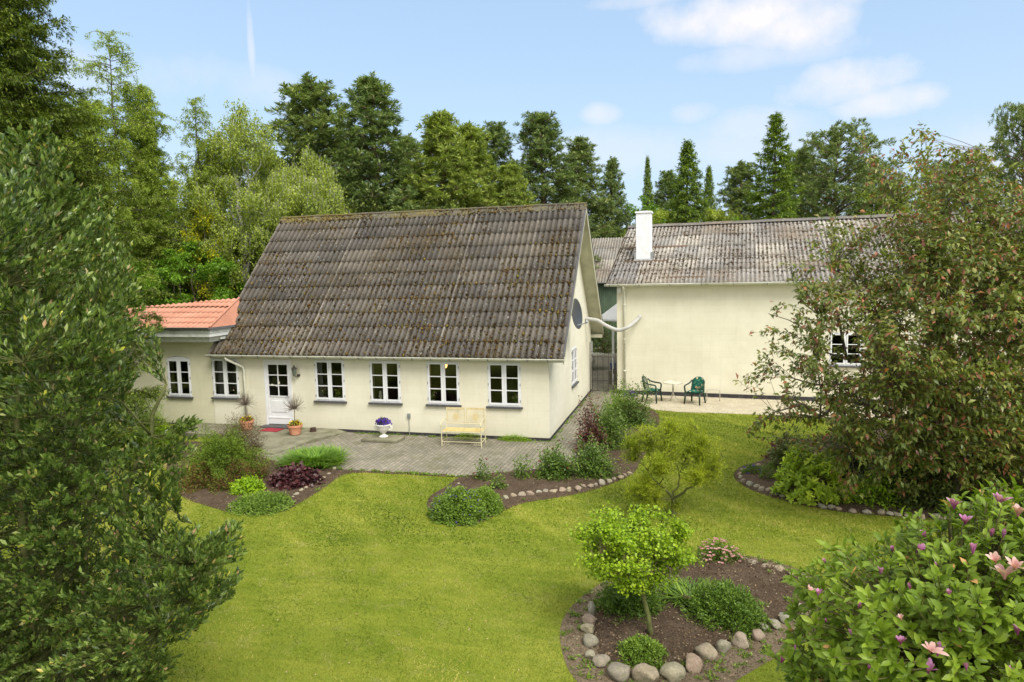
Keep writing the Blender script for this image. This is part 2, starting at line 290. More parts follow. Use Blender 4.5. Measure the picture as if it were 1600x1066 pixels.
def pavemat():
    m, o = newmat('moss_grown_pavers'); c = objco()
    mp = N('ShaderNodeMapping'); mp.inputs['Rotation'].default_value = (0, 0, R(90)); Lk(c, mp.inputs[0])
    wob = N('ShaderNodeVectorMath', operation='ADD'); Lk(mp.outputs[0], wob.inputs[0])
    b = N('ShaderNodeTexBrick'); b.inputs['Scale'].default_value = 1; b.inputs['Brick Width'].default_value = .21; b.inputs['Row Height'].default_value = .105; b.inputs['Mortar Size'].default_value = .008
    b.inputs['Mortar Smooth'].default_value = .4; b.inputs['Bias'].default_value = 0
    b.inputs['Color1'].default_value = (.20, .19, .155, 1); b.inputs['Color2'].default_value = (.27, .25, .21, 1); b.inputs['Mortar'].default_value = (.10, .10, .055, 1); Lk(mp.outputs[0], b.inputs[0])
    col = mixc(1.0, b.outputs[0], ramp(tnoise(.8, 6, .65, c), [(.3, (.72, .72, .66)), (.7, (1.25, 1.2, 1.15))]), 'MULTIPLY')
    col = mixc(mm('MULTIPLY', mm('SUBTRACT', tnoise(1.1, 6, .7, c), .52), 4, clamp=True), col, (.13, .13, .06))
    col = mixc(1.0, col, ramp(tnoise(28, 5, .7, c), [(.3, (.75, .75, .75)), (.7, (1.28, 1.28, 1.28))]), 'MULTIPLY')
    h = mm('ADD', mm('MULTIPLY', b.outputs['Fac'], -1.0), mm('MULTIPLY', tnoise(28, 4, .6, c), .4))
    p = princ(col, .85, .2, bump(h, .6, .02)); Lk(p.outputs[0], o.inputs[0]); return m
M['pavers'] = pavemat()
M['slab'] = plain('mossy_concrete', (.21, .20, .14), .9, .1, 0, .3, 3, .4, (.12, .13, .06))
M['brickedge'] = plain('old_edging_brick', (.22, .14, .10), .9, .1, 0, .3, 6, .4, (.14, .14, .08))
def lawnmat():
    m, o = newmat('mown_lawn'); c = objco()
    n1 = tnoise(.42, 5, .6, c, .6); n2 = tnoise(3.0, 6, .7, c); n3 = tnoise(55, 5, .7, c)
    col = ramp(n1, [(.32, (.165, .215, .020)), (.5, (.212, .258, .026)), (.68, (.265, .30, .04))])
    mpl = N('ShaderNodeMapping'); mpl.inputs['Rotation'].default_value = (0, 0, R(-38)); mpl.inputs['Scale'].default_value = (.55, 2.6, 1); Lk(c, mpl.inputs[0])
    st = tnoise(1.0, 6, .7, mpl.outputs[0], .5); col = mixc(1.0, col, ramp(st, [(.32, (.72, .82, .62)), (.68, (1.28, 1.16, 1.4))]), 'MULTIPLY')
    col = mixc(mm('MULTIPLY', mm('SUBTRACT', n2, .54), 3.5, clamp=True), col, (.30, .29, .10))
    col = mixc(1.0, col, ramp(n3, [(.3, (.62, .66, .6)), (.7, (1.3, 1.28, 1.25))]), 'MULTIPLY')
    p = princ(col, .85, .15, bump(mm('ADD', n3, mm('MULTIPLY', n2, 1.0)), .8, .04)); Lk(p.outputs[0], o.inputs[0]); return m
M['lawn'] = lawnmat()
M['field'] = plain('rough_grass', (.09, .12, .03), .9, .1, 0, .4, .4, .5)
def stonemat():
    m, o = newmat('granite_fieldstone'); c = objco(); oi = N('ShaderNodeObjectInfo')
    base = ramp(oi.outputs['Random'], [(0, (.33, .29, .19)), (.2, (.34, .255, .20)), (.4, (.27, .26, .20)), (.6, (.39, .34, .23)), (.75, (.33, .24, .18)), (1, (.38, .36, .29))])
    col = mixc(1.0, base, ramp(tnoise(9, 8, .75, c), [(.3, (.6, .6, .6)), (.7, (1.3, 1.3, 1.3))]), 'MULTIPLY')
    col = mixc(mm('MULTIPLY', mm('SUBTRACT', tnoise(6, 5, .6, c), .52), 4, clamp=True), col, (.20, .22, .10))
    col = mixc(1.0, col, ramp(tnoise(70, 3, .6, c), [(.35, (.7, .7, .7)), (.65, (1.25, 1.25, 1.25))]), 'MULTIPLY')
    p = princ(col, .8, .2, bump(tnoise(18, 8, .75, c), .5, .02)); Lk(p.outputs[0], o.inputs[0]); return m
M['stone'] = stonemat()
def cushmat():
    m, o = newmat('floral_green_cushion'); c = objco()
    vo = N('ShaderNodeTexVoronoi'); vo.inputs['Scale'].default_value = 7.5; Lk(c, vo.inputs['Vector'])
    col = mixc(mm('LESS_THAN', vo.outputs['Distance'], .30), (.016, .105, .075), (.52, .44, .25)); col = mixc(mm('LESS_THAN', vo.outputs['Distance'], .14), col, (.42, .13, .10))
    col = mixc(ramp(tnoise(14, 2, .5, c), [(.57, (0, 0, 0)), (.62, (.7, .7, .7))]), col, (.10, .25, .16))
    p = princ(col, .9, .1); Lk(p.outputs[0], o.inputs[0]); return m
M['cushion'] = cushmat()

# ------------------------------------------------------------------ object helpers
def link(o, parent=None, label=None, cat=None, group=None, kind=None):
    COL.objects.link(o)
    if parent is not None: o.parent = parent
    if label: o['label'] = label
    if cat: o['category'] = cat
    if group: o['group'] = group
    if kind: o['kind'] = kind
    return o
def thing(name, loc, label, cat, group=None, rz=0):
    o = bpy.data.objects.new(name, None); o.location = tuple(float(x) for x in loc); o.rotation_euler = (0, 0, rz); o.empty_display_size = .1
    return link(o, None, label, cat, group)
def npmesh(name, V, Fs, mat, parent=None, smooth=False, attrs=None, **k):
    V = np.asarray(V, dtype=np.float32).reshape(-1, 3)
    me = bpy.data.meshes.new(name); me.vertices.add(len(V)); me.vertices.foreach_set('co', V.ravel())
    Fs = [np.asarray(f, dtype=np.int32) for f in Fs if len(f)]
    lv = np.concatenate([f.ravel() for f in Fs]); tot = np.concatenate([np.full(len(f), f.shape[1], np.int32) for f in Fs])
    st = np.concatenate([[0], np.cumsum(tot)[:-1]]).astype(np.int32)
    me.loops.add(len(lv)); me.loops.foreach_set('vertex_index', lv)
    me.polygons.add(len(tot)); me.polygons.foreach_set('loop_start', st); me.polygons.foreach_set('loop_total', tot)
    if smooth: me.polygons.foreach_set('use_smooth', np.ones(len(tot), bool))
    for an, av in (attrs or {}).items():
        a = me.attributes.new(an, 'FLOAT', 'POINT'); a.data.foreach_set('value', np.asarray(av, np.float32))
    me.update(calc_edges=True)
    me.materials.append(M[mat] if isinstance(mat, str) else mat)
    o = bpy.data.objects.new(name, me); return link(o, parent, **k)
class MB:
    def __init__(s): s.v = []; s.f = []
    def add(s, vs, fs):
        b = len(s.v); s.v += [tuple(float(c) for c in x) for x in vs]; s.f += [tuple(i+b for i in f) for f in fs]; return s
    def box(s, a, b, mp=None):
        x0, y0, z0 = a; x1, y1, z1 = b
        vs = [(x0, y0, z0), (x1, y0, z0), (x1, y1, z0), (x0, y1, z0), (x0, y0, z1), (x1, y0, z1), (x1, y1, z1), (x0, y1, z1)]
        if mp: vs = [mp(*q) for q in vs]
        return s.add(vs, [(0, 3, 2, 1), (4, 5, 6, 7), (0, 1, 5, 4), (1, 2, 6, 5), (2, 3, 7, 6), (3, 0, 4, 7)])
    def tube(s, pts, r, n=8, cap=True, closed=False):
        pts = [Vector(tuple(float(c) for c in p)) for p in pts]; rs = r if isinstance(r, (list, tuple)) else [r]*len(pts)
        b = len(s.v); prev = None; m = len(pts)
        for i, p in enumerate(pts):
            if closed: t = (pts[(i+1) % m]-pts[(i-1) % m])
            else: t = (pts[min(i+1, m-1)]-pts[max(i-1, 0)])
            t = t.normalized() if t.length > 1e-9 else Vector((0, 0, 1))
            if prev is None:
                u = t.cross(Vector((0, 0, 1)) if abs(t.z) < .9 else Vector((1, 0, 0))).normalized()
            else: u = (prev - t*prev.dot(t)).normalized()
            prev = u; w = t.cross(u)
            for k in range(n):
                a = 2*PI*k/n; q = p + (u*math.cos(a)+w*math.sin(a))*rs[i]; s.v.append(tuple(q))
        for i in range(m if closed else m-1):
            j = (i+1) % m
            for k in range(n): s.f.append((b+i*n+k, b+i*n+(k+1) % n, b+j*n+(k+1) % n, b+j*n+k))
        if cap and not closed: s.f.append(tuple(b+k for k in range(n))[::-1]); s.f.append(tuple(b+(m-1)*n+k for k in range(n)))
        return s
    def lathe(s, prof, n=20, c=(0, 0, 0), flute=0, nf=0):
        b = len(s.v)
        for r, z in prof:
            for k in range(n):
                a = 2*PI*k/n; rr = r*(1+flute*math.cos(nf*a)) if nf else r
                s.v.append((c[0]+rr*math.cos(a), c[1]+rr*math.sin(a), c[2]+z))
        for i in range(len(prof)-1):
            for k in range(n): s.f.append((b+i*n+k, b+i*n+(k+1) % n, b+(i+1)*n+(k+1) % n, b+(i+1)*n+k))
        s.f.append(tuple(b+k for k in range(n))[::-1]); s.f.append(tuple(b+(len(prof)-1)*n+k for k in range(n)))
        return s
    def build(s, name, mat, parent=None, smooth=False, bevel=0, **k):
        me = bpy.data.meshes.new(name); me.from_pydata(s.v, [], s.f); me.update()
        if smooth: me.polygons.foreach_set('use_smooth', [True]*len(me.polygons))
        me.materials.append(M[mat] if isinstance(mat, str) else mat)
        o = bpy.data.objects.new(name, me)
        if bevel:
            m = o.modifiers.new('b', 'BEVEL'); m.width = bevel; m.segments = 2; m.limit_method = 'ANGLE'
        return link(o, parent, **k)
def nrmz(a): return a/np.maximum(np.linalg.norm(a, axis=-1, keepdims=True), 1e-9)
# leaves: n leaves at P pointing D with face normal about U; kinds of outline
def leaf_geo(P, D, U, L, Wd, kind='d', curl=.15, fold=.2):
    n = len(P); D = nrmz(D); Sd = nrmz(np.cross(D, U)); Nn = np.cross(Sd, D)
    L = np.broadcast_to(L, (n,)).reshape(-1, 1); Wd = np.broadcast_to(Wd, (n,)).reshape(-1, 1)
    def q(l, w, h): return P + D*L*l + Sd*Wd*w*.5 + Nn*L*h
    if kind == 'd':      # narrow diamond, one quad
        V = np.stack([q(0, 0, 0), q(.45, -1, fold*.3), q(1, 0, -curl), q(.45, 1, fold*.3)], 1); b = np.arange(n)[:, None]*4
        return V.reshape(-1, 3), [b+np.array([[0, 3, 2, 1]])], 4
    if kind == 't':      # blade, one triangle
        V = np.stack([q(0, -1, 0), q(0, 1, 0), q(1, 0, -curl)], 1); b = np.arange(n)[:, None]*3
        return V.reshape(-1, 3), [b+np.array([[0, 1, 2]])], 3
    if kind == 'f':      # folded leaf, 5 vertices, 4 triangles
        V = np.stack([q(0, 0, 0), q(.5, -1, fold*.35), q(1, 0, -curl), q(.5, 1, fold*.35), q(.5, 0, 0)], 1); b = np.arange(n)[:, None]*5
        F = np.concatenate([b+np.array([[x]]).reshape(1, 3) for x in ([0, 4, 1], [1, 4, 2], [0, 3, 4], [4, 3, 2])])
        return V.reshape(-1, 3), [F], 5
    # 'o': rounder leaf, 8 vertices
    V = np.stack([q(0, 0, 0), q(.3, -.85, fold*.3), q(.68, -.9, fold*.22-curl*.3), q(1, 0, -curl), q(.68, .9, fold*.22-curl*.3), q(.3, .85, fold*.3), q(.3, 0, 0), q(.68, 0, -curl*.3)], 1)
    b = np.arange(n)[:, None]*8
    F3 = np.concatenate([b+np.array(x).reshape(1, 3) for x in ([0, 6, 1], [7, 3, 2], [0, 5, 6], [7, 4, 3])]); F4 = np.concatenate([b+np.array(x).reshape(1, 4) for x in ([1, 6, 7, 2], [6, 5, 4, 7])])
    return V.reshape(-1, 3), [F3, F4], 8
def leaves(name, mat, parent, P, D, U, L, Wd, shape='d', curl=.15, fold=.2, rng=None, v=None, **k):
    V, F, c = leaf_geo(P, D, U, L, Wd, shape, curl, fold)
    if v is None: v = rng.random(len(P))
    return npmesh(name, V, F, mat, parent, attrs={'v': np.repeat(v, c)}, **k)
def tubes_np(B, C, T, r0, r1, seg=4, n=3):   # many thin bent twigs as one mesh
    t = np.linspace(0, 1, seg+1)[None, :, None]
    P = (1-t)**2*B[:, None]+2*t*(1-t)*C[:, None]+t*t*T[:, None]
    tan = nrmz(T-B); u = nrmz(np.cross(tan, np.array([.3, .2, 1.]))); w = np.cross(tan, u)
    a = np.arange(n)*2*PI/n; ring = u[:, None, :]*np.cos(a)[None, :, None]+w[:, None, :]*np.sin(a)[None, :, None]
    r = (np.asarray(r0).reshape(-1, 1)*(1-t[:, :, 0])+np.asarray(r1).reshape(-1, 1)*t[:, :, 0])
    V = P[:, :, None, :]+ring[:, None]*r[:, :, None, None]
    m = len(B); base = (np.arange(m)*(seg+1)*n)[:, None, None]; i = (np.arange(seg)*n)[None, :, None]; kk = np.arange(n)[None, None, :]; k2 = (kk+1) % n
    a0 = base+i+kk; a1 = base+i+k2; a2 = base+i+n+k2; a3 = base+i+n+kk
    return V.reshape(-1, 3), np.stack([a0, a1, a2, a3], -1).reshape(-1, 4)
def polysample(pl, step=.15):
    out = []
    for a, b in zip(pl[:-1], pl[1:]):
        a = np.array(a, float); b = np.array(b, float); n = max(1, int(np.linalg.norm(b-a)/step))
        out += [a+(b-a)*i/n for i in range(n)]
    out.append(np.array(pl[-1], float)); return out
def wander(rng, a, b, n=6, j=.08, lift=0.):
    a = np.array(a, float); b = np.array(b, float); L = np.linalg.norm(b-a); pts = []
    for i in range(n+1):
        t = i/n; p = a+(b-a)*t; p = p+rng.normal(0, j*L*.5, 3)*math.sin(PI*t); p[2] += lift*L*math.sin(PI*t*.9); pts.append(p)
    return pts
def twig_tree(rng, root, limbs, tips, lf, twigmat, leafm, name='crown', twig_r=.006, sag=.0, below=1.2, dens=22, tmin=.35, L=.1, Wd=.04, kind='f', spread=.9, updir=.25, curl=.15, bases=None, jit=.0, upn=1.0, endbias=1.0, vbias=None, fold=.2, maxlen=None, hang=0.):
    if bases is None:
        lp = np.array([p for l in limbs for p in polysample(l, .12)])
        bases = np.empty_like(tips)
        for s in range(0, len(tips), 400):
            d = tips[s:s+400, None]-lp[None]; c = np.linalg.norm(d, axis=-1)+below*np.maximum(0, -d[:, :, 2]+.05); bases[s:s+400] = lp[np.argmin(c, 1)]
    ln = np.linalg.norm(tips-bases, axis=1, keepdims=True)
    if maxlen is not None:
        f = np.minimum(1, maxlen/np.maximum(ln, 1e-6))
    C = bases+(tips-bases)*.5; C[:, 2:] += ln*sag
    V, F = tubes_np(bases, C, tips, twig_r*(1+ln[:, 0]), twig_r*.35)
    npmesh('twigs', V, [F], twigmat, root)
    ml = ln[:, 0] if maxlen is None else np.minimum(ln[:, 0], maxlen)
    cnt = np.maximum(3, (ml*dens+rng.random(len(tips))*3+2)).astype(int)
    idx = np.repeat(np.arange(len(tips)), cnt); m = len(idx)
    u = rng.random(m)**(1/endbias)
    if maxlen is not None: t0 = 1-np.minimum(1, maxlen/np.maximum(ln[:, 0], 1e-6))*(1-tmin); t = t0[idx]+(1-t0[idx])*u
    else: t = tmin+(1-tmin)*u
    t = t[:, None]; B, Cc, T = bases[idx], C[idx], tips[idx]
    P = (1-t)**2*B+2*t*(1-t)*Cc+t*t*T; tan = nrmz(2*(1-t)*(Cc-B)+2*t*(T-Cc))
    perp = nrmz(np.cross(tan, rng.normal(size=(m, 3))))
    D = tan*(1.0-.5*spread)+perp*spread+np.array([0, 0, updir])
    D[:, 2] -= hang
    U = np.array([0, 0, upn])+rng.normal(0, .45, (m, 3))
    if jit: P = P+rng.normal(0, jit, P.shape)
    sc = rng.uniform(.65, 1.2, m)
    v = rng.random(m)
    if vbias is not None: v = np.clip(vbias(P, v), 0, 1)
    return leaves(name, leafm, root, P, D, U, L*sc, Wd*sc, kind, curl, fold, v=v)
def limbs_obj(root, limbs, radii, mat, name='trunk', n=8):
    mb = MB()
    for l, r in zip(limbs, radii):
        k = len(l); mb.tube(l, [r[0]+(r[1]-r[0])*i/(k-1) for i in range(k)], n)
    return mb.build(name, mat, root, smooth=True)
def in_poly(P, poly):
    x, y = P[:, 0], P[:, 1]; ins = np.zeros(len(P), bool); n = len(poly)
    for i in range(n):
        x1, y1 = poly[i]; x2, y2 = poly[(i+1) % n]
        c = ((y1 > y) != (y2 > y)) & (x < (x2-x1)*(y-y1)/((y2-y1) if y2 != y1 else 1e-9)+x1); ins ^= c
    return ins
def dist_poly(P, poly):
    d = np.full(len(P), 1e9); n = len(poly)
    for i in range(n):
        a = np.array(poly[i]); b = np.array(poly[(i+1) % n]); ab = b-a; t = np.clip(((P[:, :2]-a)@ab)/max(ab@ab, 1e-9), 0, 1)
        d = np.minimum(d, np.linalg.norm(P[:, :2]-(a+t[:, None]*ab), axis=1))
    return d
def smooth_poly(poly, it=2):
    p = np.array(poly, float)
    for _ in range(it):
        q = np.roll(p, -1, 0); p = np.stack([.75*p+.25*q, .25*p+.75*q], 1).reshape(-1, 2)
    return p
def vnoise(P, s, seed=0.):
    x, y = P[:, 0]*s+seed, P[:, 1]*s-seed*1.7
    return (np.sin(x*1.7+1.3*np.sin(y*1.1))+np.sin(y*2.3+1.7*np.sin(x*.9+2))+np.sin((x+y)*3.1+np.sin(x*2.7)))/3

# ================================================================== THE SETTING
def sheet(name, poly, z, mat, step=.12, mound=0., rough=0., kind='structure', soft=.3, seed=1):
    poly = np.asarray(poly); x0, y0 = poly.min(0)-step; x1, y1 = poly.max(0)+step
    nx, ny = int((x1-x0)/step)+2, int((y1-y0)/step)+2
    X, Y = np.meshgrid(x0+np.arange(nx)*step, y0+np.arange(ny)*step); P = np.stack([X.ravel(), Y.ravel()], 1)
    ins = in_poly(P, poly); d = dist_poly(P, poly)
    h = z+np.where(ins, np.minimum(d, soft)/soft*mound, 0)+np.where(ins, rough*(vnoise(P, 7, seed)+.6*vnoise(P, 17, seed+3))*np.minimum(1, d/.1), 0)
    # vertices just outside are pulled onto the outline so that the edge is clean
    out = (~ins) & (d < step*1.5)
    Q = P.copy(); n = len(poly)
    if out.any():
        po = P[out]; best = np.full(len(po), 1e9); bq = po.copy()
        for i in range(n):
            a = poly[i]; b = poly[(i+1) % n]; ab = b-a; t = np.clip(((po-a)@ab)/max(ab@ab, 1e-9), 0, 1); q = a+t[:, None]*ab; dd = np.linalg.norm(po-q, axis=1)
            m = dd < best; best[m] = dd[m]; bq[m] = q[m]
        Q[out] = bq
    h[~ins] = z
    i = np.arange(ny-1)[:, None]*nx+np.arange(nx-1)[None]; F = np.stack([i, i+1, i+nx+1, i+nx], -1).reshape(-1, 4)
    keep = ins[F].sum(1) >= 1; F = F[keep]
    used = np.unique(F); mp = -np.ones(len(P), int); mp[used] = np.arange(len(used))
    V = np.column_stack([Q, h])[used]
    return npmesh(name, V, [mp[F]], mat, smooth=True, kind=kind)
mb = MB(); mb.add([(-500, -120, -.05), (500, -120, -.05), (500, 700, -.05), (-500, 700, -.05)], [(0, 1, 2, 3)]); mb.build('ground', 'field', kind='structure')
mb = MB(); mb.add([(-24, -19, 0), (24, -19, 0), (24, 9, 0), (-24, 9, 0)], [(0, 1, 2, 3)]); mb.build('lawn', 'lawn', kind='structure')
def px(lst): return np.array([G(*p)[:2] for p in lst])
mb = MB(); mb.box((-7.6, -3.55, -.2), (1.25, 0, .012)); mb.box((.0, .0, -.2), (1.12, 36, .012)); patio = mb.build('patio', 'pavers', kind='structure')
mb = MB(); mb.box((-9, 8.4, -.2), (-.001, 36, .010)); mb.box((1.121, 18, -.2), (5, 36, .010)); mb.build('courtyard_paving', 'pavers', kind='structure')
W0, W1 = G(418, 716), G(500, 684)
mb = MB(); mb.box((-11.5, -1.3, -.1), (-6.55, -.001, .10)); mb.add([(-6.55, -1.3, .1), (-6.55, 0, .1), (-6.2, 0, .02), (-6.9, -2.6, .02), (-8.6, -2.6, .02), (-8.6, -1.3, .1), (-6.2, 0, -.1), (-6.9, -2.6, -.1), (-8.6, -2.6, -.1)], [(0, 2, 1), (0, 5, 4, 3), (0, 3, 2), (2, 3, 7, 6), (3, 4, 8, 7)]); mb.build('doorstep_walkway', 'slab', kind='structure')
GRAV = np.array([G(965, 627)[:2]+(0, .6), G(1003, 633)[:2], G(1024, 641)[:2], G(1065, 644.5)[:2], G(1148, 647)[:2], (14, 4.1), (14, 7.2), (1.15, 7.9)])
sheet('gravel_strip', GRAV, .006, 'gravel', .12, 0, .006)
BED_A = smooth_poly(px([(270, 775), (330, 793), (360, 802), (400, 806), (442, 801), (470, 786), (506, 764), (528, 746), (548, 738), (640, 742), (718, 747), (722, 742), (640, 737), (530, 734), (415, 718), (340, 690), (250, 690)]), 2)
BED_B = smooth_poly(px([(722, 742), (860, 731), (897, 722), (915, 690), (935, 650), (960, 632), (1003, 633), (1036, 648), (1020, 690), (1000, 725), (990, 742), (962, 754), (930, 766), (880, 777), (815, 786), (780, 802), (748, 820), (715, 824), (690, 812), (666, 798), (668, 776), (695, 762), (708, 752)]), 2)
BED_C = smooth_poly(px([(1147, 738), (1157, 728), (1185, 722), (1205, 712), (1240, 690), (1400, 660), (1760, 680), (1760, 830), (1600, 818), (1470, 812), (1400, 808), (1300, 800), (1215, 781), (1165, 763), (1146, 748)]), 2)
BED_D = smooth_poly(px([(873, 1000), (878, 965), (905, 935), (955, 900), (1030, 878), (1085, 868), (1150, 866), (1215, 878), (1275, 900), (1310, 940), (1290, 985), (1225, 1022), (1180, 1045), (1120, 1085), (1050, 1110), (950, 1100), (890, 1060)]), 2)
BED_D2 = smooth_poly(px([(925, 990), (930, 955), (960, 915), (1030, 885), (1090, 873), (1150, 872), (1210, 885), (1255, 905), (1275, 935), (1235, 965), (1195, 988), (1130, 1015), (1060, 1045), (1000, 1050), (950, 1040), (928, 1015)]), 2)
sheet('left_bed_soil', BED_A, .004, 'soil', .08, .04, .012, seed=2)
sheet('rose_bed_soil', BED_B, .004, 'soil', .08, .04, .012, seed=3)
sheet('right_bed_soil', BED_C, .004, 'soil', .1, .05, .012, seed=4)
sheet('island_bed_rim', BED_D, .004, 'drysoil', .05, .015, .008, seed=5)
sheet('island_bed_soil', BED_D2, .02, 'soil', .05, .07, .014, soft=.4, seed=6)

# grass blades over the lawn (nobody could count them)
rng = np.random.default_rng(11)
def grass(n, dmin, dmax, L, Wd, name):
    # forward depth range; density even over the ground seen
    P = np.column_stack([rng.uniform(-9, 16, n*3), rng.uniform(-14, 6.5, n*3)])
    d = (np.column_stack([P, np.zeros(len(P))])-CP)@AF; xr = (np.column_stack([P, np.zeros(len(P))])-CP)@AR/d
    ok = (d > dmin) & (d < dmax) & (abs(xr) < .85)
    for b in (BED_A, BED_B, BED_C, BED_D, GRAV): 
        ins = in_poly(P, b); near = dist_poly(P, b) < .05
        ok &= ~ins | (near & (rng.random(len(P)) < .6))
    ok &= ~((P[:, 0] > -7.6) & (P[:, 0] < 1.25) & (P[:, 1] > -3.57)) & ~((P[:, 1] > -2.6) & (P[:, 0] < -6))
    ok &= ~((P[:, 1] > 3) & (P[:, 0] < 1.3))
    P = P[ok][:n]; m = len(P)
    pn = vnoise(P, .9, 3)*.5+vnoise(P, 3.3, 7)*.5
    ca_, sa_ = math.cos(R(-38)), math.sin(R(-38)); Q = np.column_stack([(P[:, 0]*ca_+P[:, 1]*sa_)*.35, (-P[:, 0]*sa_+P[:, 1]*ca_)*1.5]); strp = vnoise(Q, 1.3, 5)*.6+vnoise(Q, 3.1, 8)*.4
    D = np.column_stack([rng.normal(0, .75, m), rng.normal(0, .75, m), np.full(m, .75)])
    U = np.column_stack([rng.normal(0, 1, m), rng.normal(0, 1, m), np.full(m, .3)])
    v = np.clip(.50+.22*pn+.55*strp+rng.normal(0, .16, m), 0, .98); v[rng.random(m) < .012] = 1
    l = L*rng.uniform(.6, 1.3, m)*(1+.25*pn)
    V, F, c = leaf_geo(np.column_stack([P, np.full(m, -.002)]), D, U, l, np.full(m, Wd), 't', .2)
    return V, F[0], np.repeat(v, c)
Va, Fa, va = grass(330000, 4.5, 11.5, .038, .0085, 'a'); Vb, Fb, vb = grass(190000, 11.5, 26, .045, .016, 'b')
npmesh('lawn_grass', np.concatenate([Va, Vb]), [np.concatenate([Fa, Fb+len(Va)])], 'grassblade', attrs={'v': np.concatenate([va, vb])}, label='short mown yellow-green grass all over the lawn', cat='grass', kind='stuff')
# small white daisies and fallen petals on the lawn
P = np.column_stack([rng.uniform(-3, 7, 300), rng.uniform(-12, -4, 300)]); ok = np.ones(300, bool)
for b in (BED_A, BED_B, BED_C, BED_D): ok &= ~in_poly(P, b)
P = P[ok][:110]; m = len(P)
leaves('lawn_daisies', 'magfaded', None, np.column_stack([P, np.full(m, .035)]), rng.normal(size=(m, 3))*(1, 1, .1), np.tile([0, 0, 1.], (m, 1)), .022, .018, 'd', .0, rng=rng, label='tiny pale daisies and petals scattered over the lawn', cat='flowers', kind='stuff')

# crumbs, dead leaves and small weeds on the bare soil
M['litter'] = leafmat('soil_litter', [(0, (.05, .032, .022)), (.5, (.12, .08, .055)), (.8, (.22, .16, .10)), (1, (.36, .30, .22))], .9, .1, 0., .1, 1.2, 1.0, (1, 1, 1))
def scatter(poly, n, rs): 
    lo, hi = poly.min(0), poly.max(0); P = rs.uniform(lo, hi, (n*4, 2)); return P[in_poly(P, poly)][:n]
lrs = np.random.default_rng(19); Ps = []
for b, n, z in ((BED_A, 2600, .045), (BED_B, 3000, .045), (BED_C, 3000, .05), (BED_D, 3600, .03), (BED_D2, 4200, .095)):
    P = scatter(b, n, lrs); Ps.append(np.column_stack([P, np.full(len(P), z)+lrs.uniform(-.012, .012, len(P))]))
P = np.concatenate(Ps); m = len(P)
leaves('soil_litter', 'litter', None, P, lrs.normal(size=(m, 3))*[1, 1, .35], lrs.normal(size=(m, 3))*.5+[0, 0, 1], lrs.uniform(.015, .045, m), lrs.uniform(.01, .024, m), 'd', .2, .3, rng=lrs, label='dead leaves, bark chips and crumbs strewn over the bare soil of the beds', cat='litter', kind='stuff')
W_ = []; WD = []
rim = scatter(BED_D, 420, lrs); rim = rim[~in_poly(rim, BED_D2)]
edge = np.column_stack([lrs.uniform(-6, 1.2, 130), -3.56+lrs.normal(0, .03, 130)]); wallb = np.column_stack([lrs.uniform(-6, 0, 120), -.05-abs(lrs.normal(0, .05, 120))]); gab = np.column_stack([lrs.uniform(.02, .09, 60), lrs.uniform(0, 7.5, 60)]); path = np.column_stack([1.22+lrs.normal(0, .05, 90), lrs.uniform(-3, 7, 90)])
A_ = scatter(BED_A, 40, lrs); B_ = scatter(BED_B, 60, lrs); I_ = scatter(BED_D2, 26, lrs)
C_ = np.concatenate([rim, edge, wallb, gab, path, A_, B_, I_]); zz = np.concatenate([np.full(len(rim), .015), np.full(len(edge)+len(wallb)+len(gab)+len(path), .012), np.full(len(A_)+len(B_), .04), np.full(len(I_), .085)])
k_ = 16; C2 = np.repeat(C_, k_, 0); z2 = np.repeat(zz, k_); m = len(C2); s_ = np.repeat(lrs.uniform(.5, 1.5, len(C_)), k_)
leaves('small_weeds', 'mound', None, np.column_stack([C2+lrs.normal(0, .018, (m, 2))*s_[:, None], z2]), lrs.normal(size=(m, 3))*[.8, .8, .3]+[0, 0, .7], lrs.normal(size=(m, 3))+[0, 0, .6], .045*s_, .014*s_, 'd', .2, .3, rng=lrs, label='little weeds and grass tufts along the bed edges, paving joints and wall base', cat='weeds', kind='stuff')

# ================================================================== BUILDINGS
def wall_open(us, zs, ops, thick, mp, extra=None):
    """wall face in u,z with rectangular openings (u0,u1,z0,z1) and their reveals; mp(u,d,z), d = depth into the wall"""
    mb = MB(); U = sorted(set([us[0], us[1]]+[o[0] for o in ops]+[o[1] for o in ops])); Z = sorted(set([zs[0], zs[1]]+[o[2] for o in ops]+[o[3] for o in ops]))
    for i in range(len(U)-1):
        for j in range(len(Z)-1):
            cu, cz = (U[i]+U[i+1])/2, (Z[j]+Z[j+1])/2
            if any(o[0] < cu < o[1] and o[2] < cz < o[3] for o in ops): continue
            mb.add([mp(U[i], 0, Z[j]), mp(U[i+1], 0, Z[j]), mp(U[i+1], 0, Z[j+1]), mp(U[i], 0, Z[j+1])], [(0, 1, 2, 3)])
            mb.add([mp(U[i], thick, Z[j]), mp(U[i+1], thick, Z[j]), mp(U[i+1], thick, Z[j+1]), mp(U[i], thick, Z[j+1])], [(3, 2, 1, 0)])
    for a, b, c, d in ops:
        for q in ([(a, c), (b, c)], [(b, c), (b, d)], [(b, d), (a, d)], [(a, d), (a, c)]):
            mb.add([mp(q[0][0], 0, q[0][1]), mp(q[1][0], 0, q[1][1]), mp(q[1][0], thick, q[1][1]), mp(q[0][0], thick, q[0][1])], [(0, 3, 2, 1)])
    return mb
